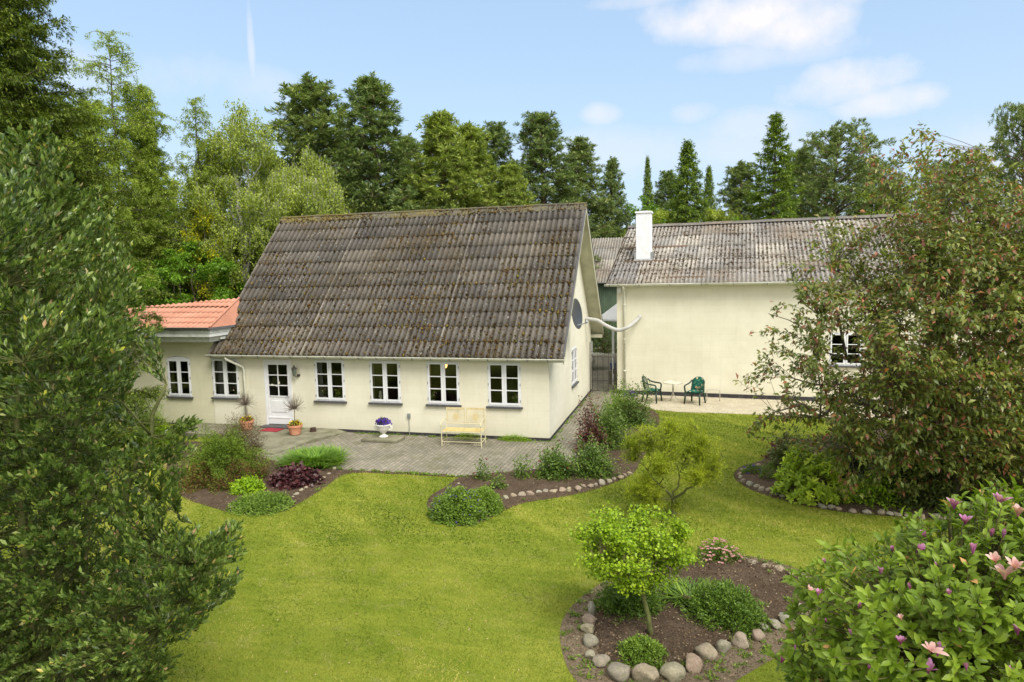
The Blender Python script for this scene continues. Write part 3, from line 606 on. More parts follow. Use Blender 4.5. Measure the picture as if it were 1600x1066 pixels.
def window(parent, a, b, c, d, mp, arch=0, sill=True, hinges=True, rows=3, sillw=.05):
    """two white casements of three panes; mp(u,d,z) with d>0 into the wall"""
    fr = .035; m = MB(); bx = lambda u0, u1, d0, d1, z0, z1: m.box((u0, d0, z0), (u1, d1, z1), mp)
    bx(a, a+fr, .0, .07, c, d); bx(b-fr, b, .0, .07, c, d); bx(a+fr, b-fr, .0, .07, d-fr, d); bx(a+fr, b-fr, .0, .07, c, c+fr)
    mid = (a+b)/2; bx(mid-.022, mid+.022, .004, .07, c+fr, d-fr)
    glass = MB()
    for s0, s1 in ((a+fr+.002, mid-.024), (mid+.024, b-fr-.002)):
        st = .042; z0, z1 = c+fr+.002, d-fr-.002
        bx(s0, s0+st, -.014, .03, z0, z1); bx(s1-st, s1, -.014, .03, z0, z1); bx(s0+st, s1-st, -.014, .03, z0, z0+st*1.35); bx(s0+st, s1-st, -.014, .03, z1-st, z1)
        zz0, zz1 = z0+st*1.35, z1-st
        for k in range(1, rows):
            zc = zz0+(zz1-zz0)*k/rows; bx(s0+st, s1-st, -.008, .028, zc-.013, zc+.013)
        glass.add([mp(s0+st, .012, zz0), mp(s1-st, .012, zz0), mp(s1-st, .012, zz1), mp(s0+st, .012, zz1)], [(0, 1, 2, 3)])
    w = m.build('window', 'white', parent)
    if arch:
        m2 = MB(); n = 10
        for k in range(n):
            t0, t1 = k/n, (k+1)/n; u0, u1 = a+(b-a)*t0, a+(b-a)*t1; h0, h1 = arch*4*t0*(1-t0), arch*4*t1*(1-t1)
            for dd in (-.005, .07): m2.add([mp(u0, dd, d), mp(u1, dd, d), mp(u1, dd, d+h1), mp(u0, dd, d+h0)], [(0, 1, 2, 3)])
            m2.add([mp(u0, -.005, d+h0), mp(u1, -.005, d+h1), mp(u1, .07, d+h1), mp(u0, .07, d+h0)], [(0, 1, 2, 3)])
        m2.build('arched_head', 'white', w)
    glass.build('pane', 'glass', w)
    if sill:
        s = MB(); s.box((a-sillw, -.075, c-.055), (b+sillw, .03, c-.003), mp); s.build('sill', 'slate', w, bevel=.006)
    if hinges:
        for z in (c+.16, (c+d)/2, d-.16):
            for u in (a+.008, b-.02): h = MB(); h.box((u, -.02, z-.035), (u+.012, .0, z+.035), mp); h.build('hinge', 'zinc', w)
    return w
def corrugated(name, mat, parent, x0, x1, P0, P1, rows, wl, amp, per, lift=.02, rng=None, lap=.06, phase=0., fn=None):
    """sheets of corrugated roofing from the eave line P0=(y,z) up to P1=(y,z), per = waves in one sheet"""
    P0 = np.array(P0, float); P1 = np.array(P1, float); sl = P1-P0; SL = np.linalg.norm(sl); tv = sl/SL; nv = np.array([-tv[1], tv[0]])
    if nv[1] < 0: nv = -nv
    rh = SL/rows; sw = per*wl; ns = int(math.ceil((x1-x0)/sw)); k = 8; Vs = []; Fs = []; va = []; se = []; cr = []; off = 0
    for r in range(rows):
        for s in range(ns):
            a = x0+s*sw; b = min(x1, a+sw+wl*.45)
            if b-a < .03: continue
            nx = max(2, int((b-a)/wl*k)); xs = np.linspace(a, b, nx+1)
            wv = amp*np.cos((xs-x0+phase)/wl*2*PI)
            jit = rng.uniform(-.012, .012); tone = rng.random(); up = .004*(s % 2)+rng.uniform(0, .004)
            ss = [r*rh-lap+jit, r*rh-lap+jit+.001, r*rh+rh*.5, (r+1)*rh]; hh = [lift-.012, lift, lift*.55, 0.0]
            if r == rows-1: ss[3] = SL
            L = []
            for q, (s_, h_) in enumerate(zip(ss, hh)):
                hv = wv+h_+up; base = P0[None]+tv[None]*s_+nv[None]*hv[:, None]
                L.append(np.column_stack([xs, base]))
            V = np.concatenate(L); Vs.append(V); n1 = nx+1
            i = np.arange(nx)[None]+np.arange(3)[:, None]*n1; F = np.stack([i, i+1, i+n1+1, i+n1], -1).reshape(-1, 4)+off; Fs.append(F); off += len(V)
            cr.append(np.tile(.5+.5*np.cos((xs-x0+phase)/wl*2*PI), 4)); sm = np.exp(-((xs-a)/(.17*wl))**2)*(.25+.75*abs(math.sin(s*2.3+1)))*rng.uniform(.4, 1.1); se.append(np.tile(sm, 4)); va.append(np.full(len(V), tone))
    o = npmesh(name, np.concatenate(Vs), [np.concatenate(Fs)], mat, parent, True, {'v': np.concatenate(va), 'seam': np.concatenate(se), 'crest': np.concatenate(cr)})
    o.data.polygons.foreach_set('use_smooth', np.ones(len(o.data.polygons), bool))
    return o
def moss(parent, mat, x0, x1, P0, P1, rows, wl, amp, n, rng, size=(.012, .032), bias=None, valley=True, name='moss', lift=.012):
    P0 = np.array(P0, float); P1 = np.array(P1, float); sl = P1-P0; SL = np.linalg.norm(sl); tv = sl/SL; nv = np.array([-tv[1], tv[0]])
    if nv[1] < 0: nv = -nv
    x = rng.uniform(x0, x1, n*4); s = rng.uniform(0, SL, n*4)
    d = vnoise(np.column_stack([x, s]), .8, 4)*.6+vnoise(np.column_stack([x, s]), 2.7, 9)*.5
    p = .5+1.1*d+(bias(x, s/SL) if bias else 0)
    snap = rng.random(n*4) < .45; rh = SL/rows; s = np.where(snap, np.round(s/rh)*rh-.03+rng.normal(0, .02, n*4), s)
    s = np.clip(s, 0, SL-.05)
    ok = rng.random(n*4) < p; x, s = x[ok][:n], s[ok][:n]; n = len(x)
    if valley: x = x0+(np.floor((x-x0)/wl)+.5+rng.normal(0, .17, n))*wl; x = np.clip(x, x0+.03, x1-.03)
    hv = amp*np.cos((x-x0)/wl*2*PI)+lift
    c = np.column_stack([x, P0[0]+tv[0]*s+nv[0]*hv, P0[1]+tv[1]*s+nv[1]*hv])
    # lumpy cushions: squashed octahedra
    r = rng.uniform(size[0], size[1], n)*np.where(rng.random(n) < .08, 1.7, 1)
    o = np.array([[1, 0, 0], [0, 1, 0], [-1, 0, 0], [0, -1, 0], [.0, 0, .8], [0, 0, -.5]])
    V = o[None]*rng.uniform(.7, 1.25, (n, 6, 1)); V = V*r[:, None, None]
    W3 = V[:, :, :1]*np.array([1, 0, 0])+V[:, :, 1:2]*np.array([0, tv[0], tv[1]])*1.5+V[:, :, 2:3]*np.array([0, nv[0], nv[1]])
    V = c[:, None]+W3; b = np.arange(n)[:, None]*6
    F = np.concatenate([b+np.array(f).reshape(1, 3) for f in ((0, 1, 4), (1, 2, 4), (2, 3, 4), (3, 0, 4), (1, 0, 5), (2, 1, 5), (3, 2, 5), (0, 3, 5))])
    return npmesh(name, V.reshape(-1, 3), [F], mat, parent, True, {'v': np.repeat(np.clip(rng.normal(.45, .28, n)+.15*vnoise(np.column_stack([x, s]), 1.1, 2), 0, 1), 6)}, kind='stuff')

# ---- the farmhouse
D_, ZR, RX0, RX1, YE, ZE = 8.11, 6.80, -10.74, .468, -.20, 2.385
house = thing('farmhouse', (0, 0, 0), 'cream farmhouse with steep mossy dark corrugated roof and a row of white windows', 'house')
fm = lambda u, d, z: (u, d, z)
def ux(x, y=600): return float(on(x, y, 1, 0)[0])
WZ0, WZ1 = .95, 2.20
Wn = [(ux(332.5), ux(374)), (ux(492.5), ux(539)), (ux(578), ux(626)), (ux(667.5), ux(718)), (ux(762), ux(814))]
DR = (ux(413.5), ux(456)); DRZ = (.14, 2.18)
ops = [(a, b, WZ0, WZ1) for a, b in Wn]+[(DR[0], DR[1], DRZ[0], DRZ[1])]
wf = wall_open((-10.75, 0), (.10, 2.42), ops, .3, fm)
wf.build('front_wall', 'wall', house)
for a, b in Wn: window(house, a+.004, b-.004, WZ0+.004, WZ1-.004, fm)
# gable wall with its window
GW = (3.62, 4.66, .95, 2.2)
gm = lambda u, d, z: (-d, u, z)
gw = wall_open((.0, D_), (.10, 2.42), [GW], .3, gm)
sl = (ZR-.12-2.30)/(D_/2+.2)
gw.add([(0, 0, 2.42), (0, D_, 2.42), (0, D_/2, 6.62), (0, 0, 2.55), (0, D_, 2.55)], [(0, 1, 4, 2, 3)])
gw.build('gable_wall', 'gablewall', house)
window(house, GW[0]+.004, GW[1]-.004, GW[2]+.004, GW[3]-.004, gm)
mb = MB(); mb.box((-10.75, D_-.25, .1), (-.3, D_, 2.5)); mb.box((-10.75, .3, .1), (-10.5, D_-.25, 2.5)); mb.add([(-10.74, .2, 2.4), (-10.74, D_-.2, 2.4), (-10.74, D_/2, 6.5)], [(0, 2, 1)]); mb.build('rear_wall', 'wall', house)
mb = MB(); mb.box((-10.74, -.006, -.05), (.006, .0, .098)); mb.box((.0, .0, -.05), (.006, D_, .098)); mb.build('plinth', 'plinth', house)
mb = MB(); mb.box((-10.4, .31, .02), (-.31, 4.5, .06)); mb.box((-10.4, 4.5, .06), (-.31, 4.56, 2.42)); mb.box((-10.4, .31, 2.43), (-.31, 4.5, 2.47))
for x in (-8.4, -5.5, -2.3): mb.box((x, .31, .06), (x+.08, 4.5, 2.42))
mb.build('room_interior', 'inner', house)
# door
mb = MB(); a, b = DR; c, d = DRZ; f_ = .05
for q in (((a, -.01, c), (a+f_, .07, d)), ((b-f_, -.01, c), (b, .07, d)), ((a+f_, -.01, d-f_), (b-f_, .07, d))): mb.box(*q)
door = mb.build('door', 'white', house)
m2 = MB(); a2, b2 = a+f_+.003, b-f_-.003; zg0, zg1 = 1.06, d-f_-.11
m2.box((a2, .0, c+.02), (a2+.09, .045, d-f_-.003)); m2.box((b2-.09, .0, c+.02), (b2, .045, d-f_-.003)); m2.box((a2+.09, .0, zg1), (b2-.09, .045, d-f_-.003)); m2.box((a2+.09, .006, c+.02), (b2-.09, .04, zg0))
m2.box((a2+.09, -.012, zg0-.03), (b2-.09, .04, zg0)); m2.box((a2+.06, -.02, c+.04), (b2-.06, .0, c+.22)); m2.box((a2+.05, -.03, c+.22), (b2-.05, .0, c+.245)); m2.box((a2+.16, -.008, .55), (b2-.16, .01, .9))
mc = (a2+b2)/2; m2.box((mc-.014, .0, zg0), (mc+.014, .04, zg1))
for k in (1, 2): m2.box((a2+.09, .002, zg0+(zg1-zg0)*k/3-.014), (b2-.09, .04, zg0+(zg1-zg0)*k/3+.014))
m2.build('door_leaf', 'white', door)
mb = MB(); mb.add([(a2+.09, .02, zg0), (b2-.09, .02, zg0), (b2-.09, .02, zg1), (a2+.09, .02, zg1)], [(0, 1, 2, 3)]); mb.build('pane', 'glass', door)
for (u, z, w, h) in ((.17, 1.36, .075, .06), (.33, 1.34, .05, .055), (.42, 1.43, .06, .065)): mb = MB(); mb.box((a2+u, .008, z), (a2+u+w, .012, z+h)); mb.build('paper_notice', 'figurine', door)
mb = MB(); mb.tube([(b2-.045, -.005, 1.05), (b2-.045, -.05, 1.05), (b2-.16, -.05, 1.05)], .01, 6); mb.build('handle', 'zinc', door)
mb = MB(); mb.box((a-.06, -.28, .10), (b+.06, -.002, .14)); mb.build('door_step', 'slate', house, bevel=.008)
# roof
rr = np.random.default_rng(5)
ER = (YE, ZE); RR = (D_/2, ZR)
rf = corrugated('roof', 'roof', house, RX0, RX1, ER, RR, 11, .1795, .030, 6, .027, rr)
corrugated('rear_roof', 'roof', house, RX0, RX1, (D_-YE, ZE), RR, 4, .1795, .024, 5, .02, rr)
moss(rf, 'moss', RX0+.05, RX1-.05, ER, RR, 11, .1795, .030, 30000, rr, (.013, .032), lift=.018, bias=lambda x, s: .45*(1-s)*2-.62+.20*np.clip((x+9)/8, 0, 1))
moss(rf, 'roof2', RX0+.05, RX1-.05, ER, RR, 11, .1795, .030, 1500, rr, (.008, .02), valley=False, name='lichen', lift=.03)
# ridge cap: overlapping angled caps
mb = MB(); x = RX0-.02; k = 0; ca = math.atan2(ZR-ZE, D_/2-YE)
while x < RX1:
    x2 = min(x+1.08, RX1+.02); h = .05+.010*(k % 2); w = .24
    for sg in (-1, 1):
        y0 = D_/2; ys = y0+sg*w*math.cos(ca)*1.05; zs = ZR+h-w*math.sin(ca)
        mb.add([(x, y0, ZR+h+.03), (x2, y0, ZR+h+.03), (x2, ys, zs), (x, ys, zs), (x, y0, ZR+h-.005), (x2, y0, ZR+h-.005), (x2, ys, zs-.03), (x, ys, zs-.03)], [(0, 1, 2, 3), (3, 2, 6, 7), (0, 3, 7, 4), (1, 5, 6, 2)])
    mb.tube([(x, y0, ZR+h+.012), (x2, y0, ZR+h+.012)], .045, 10); x = x2-.04; k += 1
    if x2 >= RX1: break
rc = mb.build('ridge_cap', 'ridge', house)
moss(rc, 'moss', RX0, RX1, (D_/2-.17, ZR-.10), (D_/2, ZR+.09), 1, .2, 0, 700, rr, (.012, .028), valley=False)
# verge boards and gable soffits
def slope_board(name, mat, x0, x1, front, dz0, dz1, s0=0., s1=1.):
    y0, y1 = (YE, D_/2) if front else (D_-YE, D_/2); m = MB(); P = []
    for s in (s0, s1):
        y = y0+(y1-y0)*s; z = ZE+(ZR-ZE)*s
        P += [(x0, y, z+dz0), (x1, y, z+dz0), (x1, y, z+dz1), (x0, y, z+dz1)]
    m.add(P, [(0, 1, 2, 3), (4, 7, 6, 5), (0, 4, 5, 1), (1, 5, 6, 2), (2, 6, 7, 3), (3, 7, 4, 0)]); return m.build(name, mat, house)
for fr_ in (True, False):
    slope_board('bargeboard', 'soffit', RX1-.035, RX1+.004, fr_, -.20, .01, .0 if fr_ else .0)
    slope_board('soffit', 'soffit', .003, RX1-.036, fr_, -.13, -.10)
    slope_board('verge_strip', 'slate', RX1-.03, RX1+.02, fr_, .012, .045)
slope_board('bargeboard', 'soffit', RX0-.012, RX0+.02, True, -.16, .0)
mb = MB(); mb.box((.003, D_+.001, 2.12), (RX1-.036, D_-YE+.04, 2.24)); mb.box((-10.7, D_+.001, 2.12), (.0, D_-YE+.04, 2.2)); mb.build('eave_box', 'soffit', house)
mb = MB(); mb.box((-10.74, -.17, 2.27), (RX1-.04, -.012, 2.32)); mb.box((-10.74, -.2, 2.24), (RX1-.04, -.171, 2.37)); mb.build('eave_board', 'cream_gutter', house)
def gutter(x0, x1, y, z, r, mat, parent, n=8, step=1.75, brk='bracket', mp=lambda p: p):
    m = MB(); A = [PI+PI*k/n for k in range(n+1)]
    for rr_, fl in ((r, 1), (r-.008, -1)):
        vs = []; 
        for x in (x0, x1): vs += [mp((x, y+rr_*math.cos(t), z+rr_*math.sin(t))) for t in A]
        m.add(vs, [(k, k+1, n+2+k, n+1+k)[::fl] for k in range(n)])
    for x in (x0, x1): m.add([mp((x, y+r*math.cos(t), z+r*math.sin(t))) for t in A], [tuple(range(n+1))])
    m.tube([mp((x0, y-r, z)), mp((x1, y-r, z))], .011, 6)
    g = m.build('gutter', mat, parent, smooth=False); x = x0+.2
    while x < x1:
        b = MB(); b.tube([mp((x, y+(r+.006)*math.cos(t), z+(r+.006)*math.sin(t))) for t in A], .009, 5); x += step; b.build(brk, 'slate', g)
    return g
gutter(RX0-.06, RX1+.02, -.285, 2.335, .062, 'cream_gutter', house, step=.56)
dx = ux(384)
mb = MB(); mb.tube([(ux(362, 562), -.285, 2.27), (ux(362, 562)+.02, -.27, 2.2), (dx-.03, -.075, 1.95), (dx, -.06, 1.9), (dx, -.06, .25)], .042, 10); mb.build('downpipe', 'cream_gutter', house, smooth=True)
# ---- things on and in the farmhouse
def lantern():
    p = on(465, 580, 1, 0); t = thing('wall_lantern', (p[0], 0, p[2]-.12), 'dark metal coach lantern on the wall right of the front door', 'wall lamp')
    m = MB(); m.lathe([(.045, 0), (.06, .03), (.085, .20), (.09, .205)], 6, (-.02, -.15, 0)); m.build('glass_body', 'lampmetal', t)
    m = MB(); m.lathe([(.10, .205), (.075, .24), (.03, .27), (.02, .31), (.004, .33)], 6, (-.02, -.15, 0)); m.build('cap', 'iron', t)
    m = MB(); m.tube([(.03, .0, -.02), (.03, -.05, -.03), (.0, -.10, -.04), (-.02, -.15, 0)], .012, 6); m.lathe([(.03, -.01), (.05, .0), (.05, .04), (.03, .05)], 10, (.04, -.02, -.02)); m.build('arm', 'iron', t)
lantern()
p = on(640, 663, 1, 0)
t = thing('outdoor_socket', (p[0], 0, .30), 'small grey outdoor socket box low on the wall left of the yellow bench', 'socket')
m = MB(); m.box((-.045, -.05, .22), (.045, -.001, .36)); m.box((-.035, -.065, .27), (.035, -.05, .34)); m.build('box', 'zinc', t, bevel=.006)
m = MB(); m.tube([(0, -.03, .22), (0, -.03, -.1), (.01, -.05, -.28)], .009, 6); m.build('cable', 'zinc', t)
t = thing('satellite_dish', (0, 5.46, 3.0), 'dark grey round satellite dish mounted on the gable wall', 'satellite dish')
dc = on(895, 491, 0, .24); t.location = (0, float(dc[1]), float(dc[2]))
ax = Vector((.96, -.20, .12)).normalized(); m = MB(); rad = .46; vs = []; q = ax.to_track_quat('Z', 'Y').to_matrix()
m.lathe([(.01, .0), (.15, .012), (.3, .045), (.42, .085), (rad, .105), (rad+.008, .1), (rad, .09), (.3, .03), (.15, -.004), (.01, -.012)], 32)
m.v = [tuple((q @ Vector((v[0]*.92, v[1]*1.02, v[2]))) + Vector((.28, 0, 0))) for v in m.v]; m.build('reflector', 'dish', t, smooth=True)
m = MB(); fc = Vector((.28, 0, 0))+q @ Vector((0, -.36, .05)); m.tube([fc, Vector((.28, 0, 0))+q @ Vector((.0, -.3, .42))], .022, 6); m.tube([Vector((.28, 0, 0))+q @ Vector((.0, -.3, .40)), Vector((.28, 0, 0))+q @ Vector((.0, -.24, .36))], .04, 8); m.build('arm', 'lnb', t)
m = MB(); m.tube([(0.0, .1, -.05), (.16, .05, -.05), (.27, 0, 0)], .022, 6); m.box((0, .03, -.14), (.012, .17, .04)); m.build('bracket', 'zinc', t)
# figurines and lamp behind the panes
def figurine(x, z, h, lab):
    m = MB(); m.lathe([(.05*h*4, 0), (.045*h*4, .02), (.02*h*4, .05*h*4), (.035*h*4, .35*h), (.05*h*4, .5*h), (.03*h*4, .62*h), (.035*h*4, .72*h), (.028*h*4, .9*h), (.004, h)], 12, (0, 0, 0))
    o = m.build('figurine', 'figurine', smooth=True, label=lab, cat='figurine'); o.location = (x, .09, z); return o
figurine(ux(593, 625), .96, .34, 'cream figure standing inside the window above the flower urn, left casement'); figurine(ux(620, 625), .96, .14, 'small white figure inside the window above the flower urn, right casement')
figurine(ux(398, 617)+.02-.6, .96, .12, 'tiny white ornament inside the window left of the front door')
def sill_plant(x, h, mat, lab, sd):
    q = np.random.default_rng(sd); t = thing('window_plant', (x, .10, .965), lab, 'potted plant'); m = MB(); m.lathe([(.035, 0), (.05, .09), (.052, .10), (.045, .10)], 12); m.build('pot', 'figurine', t)
    n = 90; P = q.normal(size=(n, 3))*[.05, .035, h*.22]+[0, 0, .1+h*.45]; leaves('foliage', 'mound', t, P, q.normal(size=(n, 3))+[0, 0, .6], q.normal(size=(n, 3)), .07, .035, 'f', rng=q)
    P = q.normal(size=(16, 3))*[.05, .03, h*.15]+[0, -.02, .1+h*.7]; leaves('blossom', mat, t, P, q.normal(size=(16, 3)), q.normal(size=(16, 3))+[0, -1, 0], .05, .045, 'd', rng=q)
sill_plant(ux(505, 625), .30, 'magfaded', 'pale flowering plant behind the window right of the lantern, left casement', 71); sill_plant(ux(528, 625), .26, 'yellow', 'flowering plant behind the window right of the lantern, right casement', 72)
sill_plant(ux(806, 625), .24, 'pink', 'potted plant behind the last window before the house corner', 73); sill_plant(ux(365, 612), .22, 'magfaded', 'potted plant behind the window left of the front door', 74); sill_plant(ux(675, 625), .2, 'magfaded', 'potted plant behind the window just left of the bench, left casement', 75)
m = MB(); x = ux(684, 577); m.lathe([(.02, .0), (.05, .03), (.07, .09), (.03, .13), (.01, .18)], 12); o = m.build('room_lamp', 'bulb', smooth=True, label='warm lit lamp glowing behind the window left of the yellow bench', cat='lamp'); o.location = (x, .6, 1.92)
for i, (a, b, lab) in enumerate(((Wn[0][0]+.03, Wn[0][0]+.24, 'pale net curtain at the left of the window under the end of the roof'), (Wn[1][0]+.0, Wn[1][0]+.12, 'narrow pale curtain in the window right of the wall lantern'))):
    m = MB(); n = 24; vs = []
    for j in range(n+1):
        xx = a+(b-a)*j/n; yy = .22+.02*math.sin(j*1.9); vs += [(xx, yy, 1.0), (xx, yy, 2.18)]
    m.add(vs, [(2*j, 2*j+2, 2*j+3, 2*j+1) for j in range(n)]); m.build('curtain', 'curtain', label=lab, cat='curtain')

# ---- the flat red-tiled extension
ext = thing('house_extension', (-10.75, 0, 0), 'low cream extension with salmon tiled roof and arched window left of the farmhouse', 'house')
em = lambda u, d, z: (u+10.75, d+.02, z)
AW = (ux(262), ux(298.5), .93, 2.16)
AWo = (AW[0], AW[1], AW[2], AW[3])
wx = wall_open((-15.3, -10.752), (.06, 2.9), [(AW[0], AW[1], AW[2], AW[3]+.09)], .3, em)
wx.build('front_wall', 'annexwall', ext)
mb = MB(); n = 12; a, b = AW[0], AW[1]
for k in range(n):
    t0, t1 = k/n, (k+1)/n; u0, u1 = a+(b-a)*t0, a+(b-a)*t1; h0, h1 = .082*4*t0*(1-t0), .082*4*t1*(1-t1)
    mb.add([em(u0, .001, AW[3]+h0+.004), em(u1, .001, AW[3]+h1+.004), em(u1, .001, AW[3]+.095), em(u0, .001, AW[3]+.095)], [(0, 1, 2, 3)])
mb.build('arch_spandrel', 'annexwall', ext)
window(ext, AW[0]+.004, AW[1]-.004, AW[2]+.004, AW[3]-.004, em, arch=.075)
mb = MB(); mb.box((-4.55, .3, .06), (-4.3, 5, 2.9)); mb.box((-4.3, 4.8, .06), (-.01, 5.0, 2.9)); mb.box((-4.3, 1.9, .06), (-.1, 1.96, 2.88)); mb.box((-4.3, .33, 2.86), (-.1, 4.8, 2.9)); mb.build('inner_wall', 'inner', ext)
mb = MB(); mb.box((-4.55, .012, -.05), (-.012, .0195, .058)); mb.build('plinth', 'plinth', ext)
EX0, EX1 = -4.9, .40
mb = MB(); mb.box((EX0, -.56, 2.92), (EX1-.05, -.52, 3.14)); mb.box((EX1-.09, -.52, 2.92), (EX1-.05, 1.2, 3.14)); mb.box((EX0, -.575, 3.03), (EX1-.035, -.561, 3.14)); mb.box((EX1-.049, -.575, 3.03), (EX1-.034, 1.2, 3.14))
mb.box((EX0, -.38, 2.74), (EX1-.23, -.34, 2.91)); mb.box((EX1-.27, -.34, 2.74), (EX1-.23, 1.2, 2.91)); mb.box((EX0, -.52, 2.90), (EX1-.09, .01, 2.917)); mb.box((EX0, -.34, 2.735), (EX1-.27, .015, 2.75)); mb.box((EX1-.27, .0, 2.80), (EX1-.1, 1.0, 2.9))
mb.build('fascia', 'fascia', ext)
gutter(EX0, EX1+.02, -.64, 3.21, .065, 'dark_gutter', ext, step=.8)
mb = MB(); mb.box((EX1-.03, -.58, 3.14), (EX1+.035, 1.0, 3.21)); mb.build('edge_flashing', 'dark_gutter', ext)
tr = np.random.default_rng(8)
m_ = .41
YB = .78
def tiled(name, y0, y1, lift):
    return corrugated(name, 'tiles', ext, EX0, EX1, (y0, 3.19+(y0+.62)*m_+lift), (y1, 3.19+(y1+.62)*m_+lift), int((y1-y0)/.3), .19, .017, 4, .02, tr, lap=.03)
tl = tiled('tiled_roof', -.62, YB, 0)
def clip(o, co, no):
    bm = bmesh.new(); bm.from_mesh(o.data); bmesh.ops.bisect_plane(bm, geom=bm.verts[:]+bm.edges[:]+bm.faces[:], plane_co=co, plane_no=no, clear_outer=True); bm.to_mesh(o.data); bm.free()
clip(tl, (.42, -.62, 0), (1.96, .40, 0))
tl2 = tiled('upper_tiled_roof', YB, 2.0, .03)
clip(tl2, (0.0, 1.34, 0), (-.172, 1, 0)); clip(tl2, (.42, -.62, 0), (1.96, .40, 0))
mb = MB(); mb.add([(.43, -.63, 3.215), (.43, 1.05, 3.215), (.02, 1.42, 4.06), (.43, -.63, 3.18), (.43, 1.05, 3.18)], [(0, 1, 2), (0, 3, 4, 1)]); mb.build('hip_face', 'tiles', ext)
mb = MB(); mb.tube([(.43, -.64, 3.23), (.02, 1.36, 4.05)], .03, 8); mb.build('hip_cap', 'tiles', ext)
mb = MB(); mb.add([(EX0, -.6, 3.12), (.36, -.6, 3.12), (-.0, 1.2, 3.87), (EX0, .6, 3.62), (EX0, 5, 2.9), (-.0, 5, 2.9)], [(0, 3, 2, 1), (3, 4, 5, 2), (0, 1, 5, 4)]); mb.build('roof_deck', 'dark_gutter', ext)
mb = MB(); mb.add([(-.16, -.3, 2.45), (-.03, -.3, 2.48), (.2, 2.2, 5.0), (-.02, 2.2, 4.95)], [(0, 1, 2, 3)]);

# ---- the outbuilding on the right
BA = -.0713; BX, BY = 1.055, 7.7056; BH = 4.16
ob = thing('outbuilding', (BX, BY, 0), 'long cream outbuilding with grey corrugated roof and white chimney behind the garden', 'building', rz=BA)
bm_ = lambda u, d, z: (u, d, z)
wc = on(1295, 566, 1, 7.2); wu0 = (wc[0]-BX)/math.cos(BA); OW = (wu0, wu0+1.02, 1.28, 2.42)
wo = wall_open((0, 19), (.15, BH+.02), [OW], .3, bm_); wo.build('front_wall', 'wall', ob)
window(ob, OW[0]+.004, OW[1]-.004, OW[2]+.004, OW[3]-.004, bm_)
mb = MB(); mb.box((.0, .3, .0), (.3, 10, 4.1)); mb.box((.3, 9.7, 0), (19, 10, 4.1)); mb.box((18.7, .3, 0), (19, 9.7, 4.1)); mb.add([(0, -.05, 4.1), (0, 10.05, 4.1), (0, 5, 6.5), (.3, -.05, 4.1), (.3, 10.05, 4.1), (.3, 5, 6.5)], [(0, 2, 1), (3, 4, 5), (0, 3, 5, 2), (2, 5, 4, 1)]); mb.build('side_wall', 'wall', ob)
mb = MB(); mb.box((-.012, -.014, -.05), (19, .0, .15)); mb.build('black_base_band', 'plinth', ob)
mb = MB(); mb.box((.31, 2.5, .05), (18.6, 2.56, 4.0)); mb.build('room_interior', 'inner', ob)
BE, BR = (-.22, BH+.05), (5.0, 6.62)
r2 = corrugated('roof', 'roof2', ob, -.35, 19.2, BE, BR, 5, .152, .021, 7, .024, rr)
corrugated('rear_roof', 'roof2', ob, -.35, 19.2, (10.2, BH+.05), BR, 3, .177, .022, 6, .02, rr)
moss(r2, 'moss2', -.3, 19, BE, BR, 14, .152, .021, 26000, rr, (.016, .034), lift=.022, bias=lambda x, s: .25*np.exp(-((s-.35)/.3)**2)-.12)
mb = MB(); x = -.36; k = 0
while x < 19.1:
    x2 = x+1.1; h = .04+.01*(k % 2); mb.tube([(x, 5, 6.62+h), (x2+.03, 5, 6.62+h)], .05, 8)
    for sg in (-1, 1): mb.add([(x, 5, 6.67+h), (x2, 5, 6.67+h), (x2, 5+sg*.22, 6.55+h), (x, 5+sg*.22, 6.55+h)], [(0, 1, 2, 3)])
    x = x2; k += 1
mb.build('ridge_cap', 'roof2', ob)
def rs(s): return (BE[0]+(BR[0]-BE[0])*s, BE[1]+(BR[1]-BE[1])*s)
for (x0, x1, s) in ((.0, 2.35, .58), (.02, 1.75, .335), (1.65, 3.2, .07)):
    y, z = rs(s); mb = MB(); mb.box((x0, y-.03, z-.01), (x1, y+.02, z+.06)); mb.build('snow_rail', 'rail', ob)
mb = MB(); 
for y0, y1 in ((-.22, 5),): 
    mb.add([(-.36, -.24, BH-.05), (-.32, -.24, BH-.05), (-.32, -.24, BH+.09), (-.36, -.24, BH+.09), (-.36, 5, 6.52), (-.32, 5, 6.52), (-.32, 5, 6.66), (-.36, 5, 6.66)], [(0, 1, 2, 3), (0, 4, 5, 1), (1, 5, 6, 2), (2, 6, 7, 3), (3, 7, 4, 0)])
mb.build('bargeboard', 'moss2', ob)
mb = MB(); mb.box((-.34, -.26, BH-.06), (19.2, -.005, BH-.02)); mb.box((-.34, -.28, BH-.05), (19.2, -.261, BH+.04)); mb.build('eave_board', 'fascia', ob)
gutter(-.4, 19.2, -.36, BH+.02, .07, 'cream_gutter', ob, step=1.1)
cp = on(997, 405, 1, 9.0)
cu, cyl = .48, 1.62
mb = MB(); y0, z0 = rs(.36); mb.box((cu, y0, z0-.3), (cu+.56, y0+.56, z0+1.86)); ch = mb.build('chimney', 'whitewash', ob)
mb = MB(); mb.box((cu-.035, y0-.035, z0+1.861), (cu+.595, y0+.595, z0+1.93)); mb.box((cu+.1, y0+.1, z0+1.931), (cu+.46, y0+.46, z0+1.95)); mb.build('chimney_cap', 'whitewash', ch)
